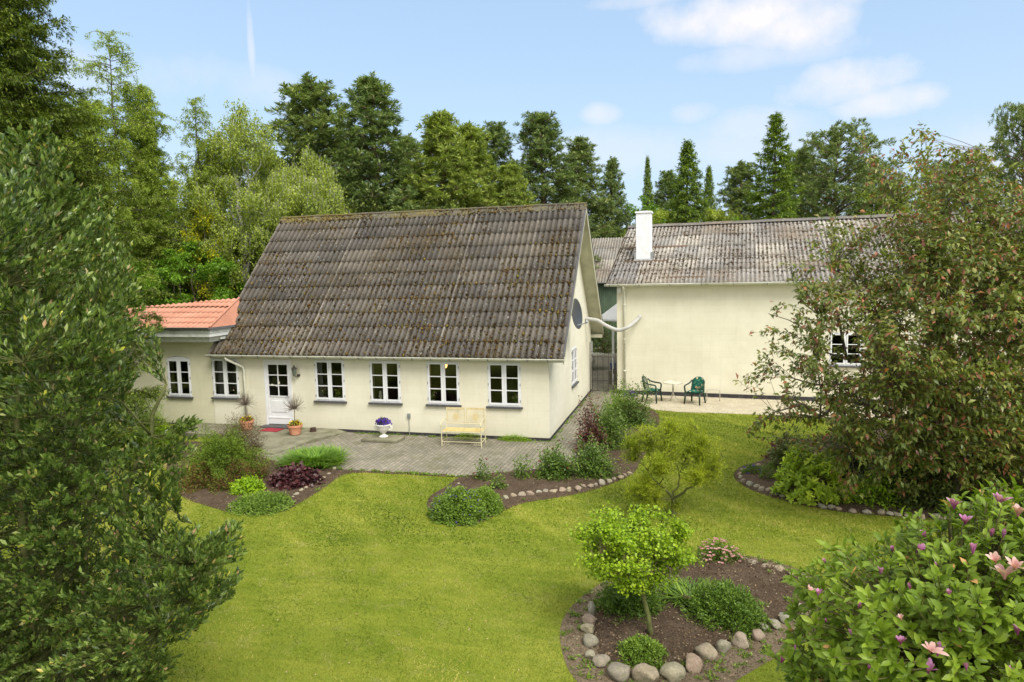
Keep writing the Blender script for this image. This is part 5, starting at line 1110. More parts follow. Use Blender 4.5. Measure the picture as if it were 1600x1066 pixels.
def blades(name, px_, py_, wpx, hpx, mat, n, label, cat, L=.5, Wd=.02, seed=1, z=.02, group=None, upr=.85):
    rs = np.random.default_rng(seed); g = G(px_, py_); d = float((g-CP)@AF); w = wpx/FPX*d/2
    t = thing(name, (g[0], g[1]+w*.4, z), label, cat, group); c = rs.normal(0, w*.35, (n, 2)); a_ = rs.uniform(0, 2*PI, n)
    o = np.column_stack([np.cos(a_), np.sin(a_)])*.6+nrmz(c)*.6; ln = L*rs.uniform(.6, 1.15, n); Vs = []; seg = 4
    arch = rs.uniform(.45, 1.15, n); sd_ = nrmz(np.column_stack([-o[:, 1], o[:, 0], np.zeros(n)]))
    for k in range(seg+1):
        s = k/seg; out_ = (s*.35+s*s*arch*.6)*ln; zz = (s*upr-s*s*arch*.45)*ln*.95; ww = Wd*(1-s**2)*.5+.001
        p = np.column_stack([c+nrmz(o)*out_[:, None], zz]); Vs += [p-sd_*ww, p+sd_*ww]
    V = np.stack(Vs, 1); b = np.arange(n)[:, None]*(2*(seg+1)); F = np.concatenate([b+np.array([[2*k, 2*k+1, 2*k+3, 2*k+2]]) for k in range(seg)])
    npmesh('leaves', V.reshape(-1, 3), [F], mat, t, attrs={'v': np.repeat(rs.random(n), 2*(seg+1))}); return t
# left bed
mound('juniper', 352, 766, 128, 96, 'juniper', 46000, .045, .015, 'broad bushy juniper, green above and brown below, left of the door path', kind='d', seed=3, rough=.24, lump=3.8, up=.35, shell=.55, brown=.55)
mound('dry_juniper', 374, 712, 84, 66, 'juniperdry', 9000, .05, .012, 'brownish dry juniper in front of the left flower pot', kind='d', seed=4, rough=.25, up=.1)
blades('daylily_clump', 480, 731, 92, 40, 'daylily', 2600, 'big clump of arching bright green strap leaves beside the paving', 'plant', .52, .028, 5)
mound('purple_heuchera', 462, 764, 76, 36, 'purple', 2600, .085, .075, 'dark purple leafy clump in the left bed', 'plant', 'o', 6, up=.1, rough=.2, lump=4)
mound('lime_perennial', 388, 775, 52, 30, 'lime', 1700, .07, .05, 'lime green leafy perennial behind the pale ground cover of the left bed', 'plant', 'f', 7, up=.2)
mound('groundcover_mound', 410, 803, 104, 34, 'mound', 7000, .04, .026, 'low pale green ground cover at the front tip of the left bed', 'plant', 'f', 8, up=.1, rough=.12, lump=4)
mound('thuja_shrub', 236, 690, 74, 78, 'lime', 9000, .05, .014, 'yellow-green feathery conifer shrub behind the big glossy shrub', kind='d', seed=9, base=tuple(G(232, 700)), up=.5)
# rose bed
mound('cranesbill', 716, 819, 92, 62, 'mound', 10500, .042, .030, 'low green mound with lilac flowers, left half of the pair on the lawn tip', 'plant', 'f', 10, up=.15, rough=.12, lump=3, flowers=('violet', 90, .018))
mound('lady_mantle', 757, 806, 62, 50, 'mound', 7500, .034, .026, 'smoother pale green mound, right half of the pair on the lawn tip', 'plant', 'f', 11, up=.15, rough=.06, lump=3)
for i, (x, y, w, h, n, lab) in enumerate([(755, 754, 30, 40, 420, 'small thin rose bush nearest the corner of the paving'), (779, 768, 28, 32, 380, 'small low rose bush just behind the pair of green mounds'), (817, 751, 32, 41, 620, 'upright young rose bush standing alone in the middle of the rose bed'), (866, 753, 60, 58, 4200, 'wider rose bush with a dark red flower at its left'), (925, 750, 76, 64, 6000, 'broad dense rose bush closest to the row of stones'), (950, 706, 72, 82, 7000, 'tall rose bush beside the copper-leaved shrub'), (983, 672, 80, 76, 8000, 'tallest leafy rose bush at the corner of the gravel')]):
    t = mound('rose_bush', x, y, w, h, 'rose', n, .055, .036, lab, 'rose bush', 'f', 20+i, 'rose bushes between the paving and the lawn', up=.3, rough=.30, shell=.25, flowers=('maroon', 5 if i != 2 else 2, .05) if i in (0, 2, 3) else None)
mound('copper_shrub', 922, 708, 48, 84, 'redpurple', 3000, .06, .042, 'copper purple leaved shrub beside the gable path', 'shrub', 'f', 29, up=.3, rough=.35, shell=.2)
mound('pale_rose', 966, 640, 40, 34, 'lime', 700, .06, .04, 'light green sprays growing at the outbuilding downpipe', 'plant', 'f', 30, up=.5, rough=.3, shell=.2)
mound('violet_tub', 985, 622, 18, 12, 'violet', 260, .06, .05, 'dark violet flowers at the foot of the outbuilding wall', 'flowers', 'f', 31)
mound('weed_clump', 733, 690, 42, 14, 'lime', 1500, .03, .016, 'green weeds growing under the yellow bench', 'plant', 'f', 32, base=(ux(735, 688), -.25, 0), up=.3)
mound('stonecrop', 807, 693, 54, 12, 'lime', 2600, .022, .014, 'bright green cushion plant on the paving by the wall under the last window', 'plant', 'f', 33, base=(ux(807, 690), -.22, 0), up=.2, asp=.35)
mound('moss_tuft', 478, 680, 14, 10, 'box', 260, .04, .025, 'little green tuft between the right terracotta pot and the brown pot', 'plant', 'f', 34, base=(ux(477, 678), -.3, 0))
# right bed
mound('violets', 1176, 744, 34, 18, 'box', 420, .05, .03, 'small violets at the tip of the right bed', 'flowers', 'f', 40, flowers=('violet', 12, .035))
mound('grey_perennial', 1200, 753, 28, 32, 'mound', 900, .045, .012, 'fine grey-green perennial left of the whorled shrub', 'plant', 'd', 41, up=.7)
mound('copper_perennial', 1226, 722, 54, 44, 'redpurple', 900, .07, .05, 'brownish copper plant behind the whorled shrub', 'plant', 'f', 42, up=.5, shell=.3)
def whorls(name, px_, py_, wpx, hpx, mat, n, L, Wd, label, cat, seed, per=9, up=.4, asp=.9, flowers=None, shell=.8, kind='o', base=None, rough=.15, droop=.25, z=.02):
    rs = np.random.default_rng(seed); g = G(px_, py_) if base is None else np.array(base, float); d = float((g-CP)@AF); w = wpx/FPX*d/2; h = hpx/FPX*d; h = max(.4*h, h-w*asp*2*((CP[2]-h*.5)/np.linalg.norm((g-CP)[:2]))*.5)
    u2 = (g-CP)[:2]; u2 = u2/np.linalg.norm(u2); g = g.copy(); g[:2] += u2*w*asp*.8
    t = thing(name, (g[0], g[1], z), label, cat); q = nrmz(rs.normal(size=(n, 3))); q[:, 2] = abs(q[:, 2]); rad = (shell+(1-shell)*rs.random(n))*(1+rough*np.sin(q[:, 0]*5+seed)*np.sin(q[:, 1]*4+q[:, 2]*5)+rs.normal(0, .04, n)); inner = rs.random(n) < .3; rad[inner] *= .72
    C = q*rad[:, None]*[w, w*asp, h]; ax = nrmz(q+[0, 0, .55]+rs.normal(0, .25, (n, 3)))
    idx = np.repeat(np.arange(n), per); m = len(idx); a_ = rs.uniform(0, 2*PI, m); X = nrmz(np.cross(ax, rs.normal(size=(n, 3)))); Y = np.cross(ax, X)
    rdl = X[idx]*np.cos(a_)[:, None]+Y[idx]*np.sin(a_)[:, None]; D = rdl+ax[idx]*rs.uniform(-.05, 1.0, (m, 1))*up*1.5; U = ax[idx]-rdl*.2+rs.normal(0, .12, (m, 3))
    P = C[idx]-ax[idx]*rs.uniform(0, .6, (m, 1))*L*.9; ms = rs.uniform(.6, 1.15, m)
    vv = np.clip(rs.random(n)[idx]*.4+rs.random(m)*.5, 0, 1); vv[rs.random(m) < .985] *= .96
    leaves('foliage', mat, t, P, D, U, L*ms, Wd*ms, kind, droop, .3, v=vv)
    B = C*[.15, .15, 0]; V, F = tubes_np(B, (B+C)/2+[0, 0, h*.12], C, .011, .004, 5, 4); npmesh('stems', V, [F], 'twig', t); return t, C, ax, (w, h)
whorls('rhododendron', 1266, 790, 112, 94, 'rhodo', 330, .15, .046, 'rounded light green shrub with whorled leathery leaves in the right bed', 'shrub', 44, 11, up=.75, droop=.12)
mound('lime_shrub', 1365, 797, 86, 68, 'lime', 1500, .07, .045, 'lime green leaved shrub at the left foot of the reddish tree', 'shrub', 'f', 45, up=.3, rough=.35, shell=.3)
for i, (x, y, w, h, n, lab) in enumerate([(1235, 740, 60, 70, 2500, 'dark green undergrowth bush just behind the whorled shrub'), (1330, 760, 120, 110, 7000, 'dark undergrowth bush at the left under the reddish tree'), (1430, 800, 120, 130, 8000, 'dark undergrowth bush in the middle under the reddish tree'), (1540, 800, 150, 170, 9000, 'dark undergrowth bush at the right under the reddish tree'), (1600, 700, 160, 150, 7000, 'dark undergrowth bush farthest back at the right edge'), (1470, 720, 160, 110, 7000, 'dark undergrowth bush behind the trunk of the reddish tree')]):
    mound('undergrowth_bush', x, y, w, h, 'dark_leaf', n, .075, .04, lab, 'bush', 'f', 50+i, 'dark bushes under the reddish tree', rough=.3, shell=.3)
# island bed
mound('boxwood_shrub', 985, 973, 110, 74, 'box', 7500, .045, .018, 'dark green rounded shrub behind the trunk of the golden tree', 'shrub', 'f', 60, up=.5, rough=.15)
mound('green_cushion_shrub', 1132, 992, 130, 92, 'box', 12500, .042, .018, 'dense dark green cushion shrub in the middle of the island bed', 'shrub', 'f', 61, up=.6, rough=.14)
blades('iris_clump', 1075, 950, 62, 60, 'box', 330, 'clump of dark sword-shaped leaves left of the dense cushion shrub', 'plant', .42, .026, 62)
mound('spirea', 1003, 1047, 78, 56, 'mound', 5200, .034, .018, 'small bright green mound among the front boulders', 'shrub', 'f', 63, up=.5, rough=.15)
mound('azalea', 1123, 887, 70, 46, 'box', 3000, .036, .015, 'small round shrub with pink flowers at the back of the island bed', 'shrub', 'f', 64, up=.5, flowers=('pink', 130, .032))
mound('small_sprig', 1234, 918, 22, 16, 'mound', 300, .035, .02, 'tiny green plant at the back right of the island bed', 'plant', 'f', 65)
mound('pale_rosette', 1130, 907, 22, 8, 'magfaded', 120, .05, .03, 'pale flower cluster lying on the soil in front of the pink flowering shrub', 'flowers', 'f', 66)
mound('small_sprig', 1002, 985, 16, 12, 'mound', 120, .04, .02, 'tiny seedling at the foot of the golden tree trunk', 'plant', 'f', 67)

# ================================================================== TREES
FH = np.array([AF[0], AF[1], 0]); FH /= np.linalg.norm(FH); UZ = np.array([0, 0, 1.])
def foot(px_, dist, z=0.):
    p = at(px_, 440, dist); return np.array([p[0], p[1], z])
def poly_tips(rs, poly, n, dist, thick, edge=90., pmin=.15, zmin=.15, root=None, fwd=.0):
    poly = np.array(poly, float); lo, hi = poly.min(0), poly.max(0); out = []
    while sum(len(o) for o in out) < n:
        P = rs.uniform(lo, hi, (n*2, 2)); P = P[in_poly(P, poly)]; d = dist_poly(P, poly); k = rs.random(len(P)) < np.clip(d/edge, pmin, 1); P, d = P[k], d[k]
        dd = dist+fwd+thick*np.sqrt(np.clip(d/(edge*1.6), 0.03, 1))*rs.uniform(-1, 1, len(P))
        Q = CP+(AF+AR*((P[:, :1]-800)/FPX)+AU*((533-P[:, 1:])/FPX))*dd[:, None]; Q = Q[Q[:, 2] > zmin]; out.append(Q)
    return np.concatenate(out)[:n]
def local(root, *arrs):
    l = np.array(root.location[:]); return [np.asarray(a)-l for a in arrs]
# ---- golden standard tree in the island bed
rs = np.random.default_rng(101)
b = G(1018, 993, .07); d0 = float((b-CP)@AF); tg = thing('golden_tree', b, 'standard tree with flat-topped bright yellow-green crown and bare trunk in the island bed', 'tree')
top = at(1003, 915, d0-.05)-b; cc = at(991, 862, d0)-b; pxm = d0/FPX
lb = [wander(rs, (0, 0, -.05), top, 5, .012)]; rad = [(.036, .026)]; ends = []
for k in range(9):
    a_ = 2*PI*k/9+.3; e = cc+np.array([math.cos(a_)*pxm*72, math.sin(a_)*pxm*72, pxm*rs.uniform(-10, 30)]); lb.append(wander(rs, top, e, 5, .15, .08)); rad.append((.016, .006)); ends.append(e)
limbs_obj(tg, lb, rad, 'greenbark', 'trunk', 8)
cl = []
for k in range(50):
    a_ = rs.uniform(0, 2*PI); r_ = math.sqrt(rs.random()); z_ = rs.uniform(-.9, 1)*math.sqrt(max(.05, 1-r_**2*.8)); cl.append(cc+np.array([math.cos(a_)*r_*pxm*80, math.sin(a_)*r_*pxm*74, z_*pxm*46-(.0)]))
cl += [at(x, y, d0+o)-b for x, y, o in ((912, 836, 0), (925, 815, .1), (960, 803, .2), (1010, 802, .2), (1055, 815, .1), (1070, 828, 0), (1068, 868, -.1), (1050, 885, 0), (1000, 905, -.3), (1030, 905, -.2), (1010, 915, -.1), (930, 880, -.1), (948, 895, -.1))]
cl = np.array(cl); ti = np.repeat(np.arange(len(cl)), 20); tips = cl[ti]+rs.normal(0, 1, (len(ti), 3))*[.075, .075, .035]
twig_tree(rs, tg, lb[1:], tips, None, 'twig', 'goldelm', dens=74, tmin=.2, L=.040, Wd=.036, kind='f', spread=1.0, updir=.2, twig_r=.002, sag=.12, jit=.028, maxlen=.16)
# ---- feathery olive-lime tree on the lawn
rs = np.random.default_rng(102)
b = G(1052, 806); d0 = float((b-CP)@AF); pxm = d0/FPX; tb = thing('feathery_tree', b, 'small airy yellow-olive feathery tree with crooked trunk in the middle of the lawn', 'tree')
A = lambda x, y, o=0.: at(x, y, d0+o)-b
f1 = A(1052, 779); f2 = A(1060, 773)
lb = [wander(rs, (0, 0, -.05), f1, 4, .06), wander(rs, f1, A(1030, 757, .1), 4, .1), wander(rs, f1, A(1085, 760, -.15), 4, .1), wander(rs, A(1030, 757, .1), A(1012, 735, .2), 4, .1), wander(rs, f1, A(1015, 781, -.2), 4, .08), wander(rs, f1, A(1062, 745, .2), 4, .12)]
rad = [(.055, .045), (.03, .02), (.028, .016), (.018, .010), (.02, .008), (.022, .012)]
for (x0, y0, o0, x1, y1, o1) in [(1012, 735, .2, 985, 700, .3), (1012, 735, .2, 1020, 690, 0), (1030, 757, .1, 1005, 765, -.2), (1062, 745, .2, 1050, 700, .4), (1062, 745, .2, 1080, 700, .2), (1085, 760, -.15, 1110, 735, -.2), (1085, 760, -.15, 1100, 700, 0), (1110, 735, -.2, 1130, 715, -.1), (1085, 760, -.1, 1095, 745, -.4), (1050, 700, .4, 1040, 670, .5), (1080, 700, .2, 1090, 672, .3), (1020, 690, 0, 1010, 668, .1), (1015, 781, -.2, 985, 775, -.3), (1030, 757, .1, 1035, 720, -.3)]:
    lb.append(wander(rs, A(x0, y0, o0), A(x1, y1, o1), 4, .12)); rad.append((.012, .004))
limbs_obj(tb, lb, rad, 'greenbark', 'trunk', 7)
tips = []
for (x, y, rx, ry, oz, n) in [(1040, 690, 62, 30, .4, 330), (1085, 700, 45, 36, 0, 300), (1000, 690, 30, 26, .2, 160), (1108, 732, 30, 28, -.1, 260), (1005, 765, 36, 26, -.2, 260), (1030, 728, 30, 22, -.4, 150), (1060, 668, 34, 18, .5, 120), (1085, 745, 26, 15, -.5, 110), (985, 712, 18, 14, .2, 60), (1062, 792, 14, 8, 0, 20), (1020, 790, 24, 12, -.2, 70)]:
    q = rs.normal(size=(n, 3)); q = nrmz(q)*rs.random((n, 1))**.5; tips.append(np.array([A(x+q[i, 0]*rx, y+q[i, 1]*ry, oz+q[i, 2]*rx*pxm) for i in range(n)]))
tips = np.concatenate(tips); tips[:, 2] = np.maximum(tips[:, 2], .12)
twig_tree(rs, tb, lb[1:], tips, None, 'greenbark', 'broom', dens=95, tmin=.25, L=.075, Wd=.008, kind='d', spread=.65, updir=.35, twig_r=.0026, sag=.08, jit=.022, maxlen=.38)
# ---- the big reddish-leaved tree at the right
rs = np.random.default_rng(103)
b = G(1492, 792); d0 = float((b-CP)@AF); tc_ = thing('reddish_tree', b, 'large loose tree with green and copper-red leaves in the right bed before the outbuilding', 'tree')
A = lambda x, y, o=0.: at(x, y, d0+o)-b
fk = A(1490, 700); lb = [wander(rs, (0, 0, -.1), fk, 5, .05)]; rad = [(.13, .10)]
mains = [(1290, 640, -1), (1240, 600, -.2), (1330, 520, .8), (1300, 430, -.6), (1400, 330, .3), (1450, 250, 1), (1530, 260, -.4), (1600, 330, 1), (1650, 450, -.8), (1620, 600, -1.3), (1450, 420, -1.8), (1540, 480, 2), (1380, 560, 2), (1400, 620, -2.2), (1680, 560, 1.2), (1250, 480, .5), (1210, 655, -.9)]
lo = []
for (x, y, o) in mains:
    s = fk+rs.normal(0, .12, 3)*[1, 1, 2]; l = wander(rs, s, A(x, y, o), 7, .12, .10); lb.append(l); rad.append((.055, .012)); lo.append(l)
for l in lo:
    for j in (3, 4, 5):
        e = l[j]+rs.normal(0, .7, 3)+[0, 0, .35]; lb.append(wander(rs, l[j], e, 4, .12, .05)); rad.append((.018, .006))
limbs_obj(tc_, lb, rad, 'bark', 'trunk', 7)
POLC = [(1128, 668), (1160, 640), (1215, 630), (1190, 600), (1140, 592), (1180, 560), (1165, 520), (1205, 500), (1185, 440), (1235, 400), (1240, 365), (1300, 330), (1350, 320), (1355, 250), (1330, 205), (1370, 225), (1400, 235), (1435, 190), (1460, 225), (1500, 235), (1540, 225), (1580, 260), (1640, 250), (1760, 330), (1800, 500), (1790, 720), (1700, 790), (1560, 800), (1420, 775), (1320, 790), (1290, 720), (1215, 700), (1230, 670), (1150, 690)]
tips = poly_tips(rs, POLC, 5000, d0, 2.6, 130, .2, .35, fwd=-.3)
q1 = [(1300, 330), (1160, 520), (1140, 660), (1230, 690), (1330, 770), (1800, 800), (1800, 330), (1500, 240)]
# a looser left half: thin it where the wall shows through
l_ = tips-CP; dd_ = l_@AF; sx_ = 800+FPX*(l_@AR)/dd_; keep = rs.random(len(tips)) < np.clip(.34+(sx_-1210)/330+.45*np.clip((533-FPX*(l_@AU)/dd_-470)/120, 0, 1)*(sx_ > 1120), .30, 1)*np.where(((sx_ > 1285) & (sx_ < 1345) & (abs(533-FPX*(l_@AU)/dd_-545) < 32)), .12, 1); tips = tips[keep]
tips = tips-b
twig_tree(rs, tc_, lb[1:], tips, None, 'bark', 'copper', dens=32, tmin=.1, L=.112, Wd=.05, kind='f', spread=.8, updir=-.12, twig_r=.003, sag=.08, jit=.03, maxlen=.55, curl=.3)
# ---- the big glossy evergreen at the left
POLL = [(-260, 280), (-60, 190), (20, 200), (70, 185), (95, 225), (122, 285), (165, 295), (180, 345), (210, 375), (222, 420), (215, 470), (252, 520), (232, 560), (212, 590), (200, 620), (205, 665), (245, 690), (285, 665), (305, 640), (312, 665), (300, 720), (282, 760), (280, 800), (320, 832), (378, 812), (386, 880), (372, 925), (335, 970), (295, 1005), (268, 1060), (250, 1200), (150, 1400), (-300, 1400), (-350, 700)]
def l_px(P):
    d = np.atleast_2d(P)-CP; z = d@AF; return np.column_stack([800+FPX*(d@AR)/z, 533-FPX*(d@AU)/z])
rs = np.random.default_rng(104)
b = np.array([*foot(70, 6.3)[:2], 0.]); tl_ = thing('glossy_evergreen', b, 'huge glossy dark-leaved evergreen shrub filling the left foreground', 'shrub'); d0 = 6.3
A = lambda x, y, o=0.: at(x, y, d0+o)-b
lb = []; rad = []
for (x0, x1, y1, o) in [(34, 26, 420, -.5), (60, 70, 330, .1), (100, 60, 240, .3), (110, 112, 520, -.4), (0, -60, 380, 0), (120, 170, 480, .1), (140, 260, 600, 0), (60, 20, 200, .4)]:
    s = A(x0, 1050, o*.5); s[2] = -.05; m_pt = A((x0+x1)/2, 760, o); lb.append(wander(rs, s, m_pt, 4, .03)+wander(rs, m_pt, A(x1, y1, o), 6, .04)[1:]); rad.append((.042, .012))
for k in range(44):
    l = lb[rs.integers(8)]; j = rs.integers(2, len(l)-1); s = l[j]; e = s+np.array([*(AR[:2]*rs.uniform(-.8, .45)), 0])+FH*rs.uniform(-.9, .9)+[0, 0, rs.uniform(.35, .9)]; l2 = l_px(e+b); 
    if in_poly(l2, np.array(POLL))[0] and dist_poly(l2, np.array(POLL))[0] > 45: lb.append(wander(rs, s, e, 5, .06, -.03)); rad.append((.012, .004))
for (x, y, o) in [(395, 815, .0), (385, 880, -.3), (370, 960, -.5), (330, 1010, -.6)]:
    s = lb[5][4]+rs.normal(0, .1, 3); e_ = A(x-55, y+30, o); lb.append(wander(rs, s, s+(e_-s)*.8, 6, .03, .0)); rad.append((.009, .004))
limbs_obj(tl_, lb, rad, 'greenbark', 'trunk', 7)
tips = poly_tips(rs, POLL, 6600, d0, 1.25, 50, .8, .25, fwd=-.1)-b
twig_tree(rs, tl_, lb, tips, None, 'greenbark', 'laurel', dens=66, tmin=.12, L=.066, Wd=.025, kind='f', spread=.60, updir=.55, twig_r=.003, sag=-.08, jit=.008, maxlen=.36, curl=.1, below=2.5, endbias=1.5, upn=.5)
# ---- magnolia at the lower right
rs = np.random.default_rng(105)
b = np.array([*foot(1560, 5.2)[:2], 0.]); tm = thing('magnolia', b, 'leafy magnolia bush with pink-purple flowers filling the lower right corner', 'shrub'); d0 = 5.0
A = lambda x, y, o=0.: at(x, y, d0+o)-b
POLM = [(1212, 1110), (1232, 1045), (1202, 1025), (1245, 975), (1228, 925), (1236, 890), (1275, 880), (1292, 850), (1310, 835), (1345, 850), (1395, 838), (1412, 800), (1470, 805), (1490, 770), (1515, 775), (1560, 750), (1600, 765), (1680, 730), (1850, 760), (1950, 1000), (1900, 1500), (1300, 1500)]
tips = poly_tips(rs, POLM, 5200, d0, 1.0, 70, .5, .5)-b
lb = []; rad = []
for k in range(14):
    e = tips[rs.integers(len(tips))]*[.8, .8, .75]; lb.append(wander(rs, (rs.normal(0, .08), rs.normal(0, .08), 0), e, 7, .08, .05)); rad.append((.03, .008))
limbs_obj(tm, lb, rad, 'bark', 'trunk', 7)
lp = np.array([p for l in lb for p in polysample(l, .12)])
bs = np.empty_like(tips)
for s in range(0, len(tips), 400):
    d = tips[s:s+400, None]-lp[None]; c = np.linalg.norm(d, axis=-1)+2*np.maximum(0, -d[:, :, 2]+.05); bs[s:s+400] = lp[np.argmin(c, 1)]
V, F = tubes_np(bs, (bs+tips)/2-[0, 0, .05], tips, .006, .003, 4, 4); npmesh('twigs', V, [F], 'twig', tm)
n = len(tips); per = 8; ax = nrmz(tips-bs+np.array([0, 0, .35])+rs.normal(0, .15, (n, 3))); idx = np.repeat(np.arange(n), per); m = len(idx); a_ = rs.uniform(0, 2*PI, m)
X = nrmz(np.cross(ax, rs.normal(size=(n, 3)))); Y = np.cross(ax, X); rdl = X[idx]*np.cos(a_)[:, None]+Y[idx]*np.sin(a_)[:, None]
h_ = rs.random((m, 1)); D = rdl*(1.1-.5*h_)+ax[idx]*(.15+.9*h_)+[0, 0, .1]; U = ax[idx]*1.0-rdl*.35+rs.normal(0, .18, (m, 3)); P = tips[idx]-ax[idx]*(1-h_)*.14
ms = rs.uniform(.55, 1.15, m); v = np.clip(rs.random(n)[idx]*.3+rs.random(m)*.45+.2*h_[:, 0], 0, .97); v[rs.random(m) < .006] = 1
leaves('crown', 'magnolia', tm, P, D, U, .088*ms, .038*ms, 'o', .22, .32, v=v)
def magflower(p, mat, sc, open_, lab=None):
    """cup of long petals"""
    k = 8; a0 = rs.uniform(0, 6.28); ax_ = nrmz(np.array([rs.normal(0, .25), rs.normal(0, .25), 1.]))
    X_ = nrmz(np.cross(ax_, [1, .2, 0])); Y_ = np.cross(ax_, X_); Vs = []; Fs = []; vv = []
    for i in range(k):
        an = a0+2*PI*i/k+rs.normal(0, .2); r_ = X_*math.cos(an)+Y_*math.sin(an); sd_ = np.cross(ax_, r_); op = open_*rs.uniform(.5, 1.4); Lp = sc*rs.uniform(.8, 1.15); q = []
        for j, (t, w) in enumerate(((0, .10), (.25, .22), (.5, .34), (.75, .36), (.92, .22), (1, .05))):
            out_ = .10*math.sin(t*PI/2)+op*t*t*.9; c = p+r_*out_*Lp+ax_*Lp*(t-.25*op*t*t*t); q += [c-sd_*w*Lp*.5+r_*-.04*Lp*w, c, c+sd_*w*Lp*.5+r_*-.04*Lp*w]
        bb = len(Vs); Vs += q
        for j in range(5): Fs += [(bb+3*j, bb+3*j+1, bb+3*j+4, bb+3*j+3), (bb+3*j+1, bb+3*j+2, bb+3*j+5, bb+3*j+4)]
        vv += list(np.clip(np.repeat(np.linspace(0, 1, 6), 3)*.7+rs.normal(.1, .12), 0, 1))
    return npmesh('flower', np.array(Vs), [np.array(Fs)], mat, tm, True, {'v': vv})
for (x, y, mt, sc, op, o) in [(1490, 838-50, 'magflower', .10, .9, -.2), (1560, 782, 'magflower', .115, .9, -.3), (1590, 800, 'magfaded', .11, 1.0, -.3), (1508, 812, 'magfaded', .10, .8, -.3), (1432, 855, 'magflower', .085, .6, -.4), (1446, 832, 'magflower', .06, .7, -.2), (1548, 830, 'magflower', .07, .1, -.5), (1520, 858, 'magflower', .09, .3, -.7), (1567, 832, 'magflower', .07, .08, -.6), (1395, 855, 'magfaded', .06, .3, -.5), (1290, 873, 'magflower', .045, .5, -.1), (1278, 924, 'magflower', .06, .8, -.3), (1423, 914, 'magflower', .055, .08, -.8), (1341, 942, 'magflower', .05, .06, -.8), (1407, 1000, 'magflower', .08, .7, -.9), (1452, 1012, 'magfaded', .11, 1.1, -1.0), (1465, 1018, 'magflower', .10, .9, -1.0), (1450, 1045, 'magflower', .10, .9, -1.0), (1220, 1028, 'magflower', .085, .9, -.5), (1243, 1008, 'magflower', .045, .1, -.5), (1570, 898, 'magfaded', .12, 1.2, -.9), (1585, 882, 'magfaded', .09, 1.0, -.8), (1590, 985, 'magflower', .09, .6, -1.0), (1500, 975+5, 'magflower', .04, .1, -.9), (1409, 962, 'magfaded', .05, .8, -.8), (1300, 1035, 'magflower', .035, .1, -.7), (1262, 918, 'magfaded', .06, 1.0, -.4), (1555, 872, 'magfaded', .09, .9, -.6), (1330, 985, 'magflower', .05, .3, -1.0), (1375, 890, 'magflower', .06, .5, -.7), (1482, 925, 'magflower', .06, .4, -1.0), (1535, 945, 'magflower', .07, .6, -1.0), (1360, 1040, 'magflower', .05, .4, -1.1), (1510, 1040, 'magflower', .07, .7, -1.2), (1575, 1045, 'magflower', .06, .3, -1.2), (1462, 880, 'magflower', .05, .2, -.8), (1290, 965, 'magflower', .04, .2, -.7)]:
    q_ = np.array([[x, y]], float); de = dist_poly(q_, np.array(POLM))[0] if in_poly(q_, np.array(POLM))[0] else 0.
    magflower(A(x, y+8, -1.0*math.sqrt(min(1, max(.03, de/112)))*.93), mt if mt != 'magfaded' or rs.random() < .6 else 'magflower', sc*.80, op*.62)
print('foreground done')

# ---- generic trees behind
def pine(name, rs, H, Wr, mat, bark, label, group, base=.08, nb=150, per=24, L=.20, Wd=.042, dens=72, prof=.84, up=(.05, .75), top=.08, flat=.0):
    t = thing(name, (0, 0, 0), label, 'tree', group); tr_ = wander(rs, (0, 0, -.2), (rs.normal(0, .15), rs.normal(0, .15), H*.97), 10, .012); lb = [tr_]; rad = [(.018*H, .02)]
    tips = []; bs = []
    for k in range(nb):
        f = (k+rs.random())/nb; f = base+(1-base)*f**.85; z = H*f; i = f*10; j = min(int(i), 9); p = tr_[j]+(tr_[j+1]-tr_[j])*(i-j)
        ln = Wr*((1-(f-base)/(1-base))**prof*(1-top)+top)*rs.uniform(.78, 1.1)*(1 if f > base+.1 else .8); a_ = k*2.4+rs.normal(0, .3); e_ = up[0]+(up[1]-up[0])*f
        e = p+np.array([math.cos(a_)*ln, math.sin(a_)*ln, ln*e_*1.0+.1]); l = wander(rs, p, e, 4, .08, .04); lb.append(l); rad.append((.012+.012*ln, .006))
        lp = polysample(l, .1); m = max(5, int(per*(.35+.65*ln/Wr)))
        for q in range(m):
            s = rs.uniform(.25, 1)**.7; c = lp[min(len(lp)-1, int(s*len(lp)))]; off = nrmz(rs.normal(size=3)*[1, 1, .55]+[0, 0, .25])*rs.uniform(.2, .55)*(.45+.3*ln); bs.append(c); tips.append(c+off)
    for q in range(14): bs.append(tr_[-2]); tips.append(tr_[-1]+rs.normal(0, .16, 3)*[1, 1, 1.5]+[0, 0, .1])
    limbs_obj(t, lb, rad, bark, 'trunk', 6)
    twig_tree(rs, t, lb, np.array(tips), None, bark, mat, dens=dens, tmin=.2, L=L, Wd=Wd, kind='d', spread=.85, updir=.3, twig_r=.006, bases=np.array(bs), jit=.02, endbias=1.3, curl=.0, upn=.6)
    return t
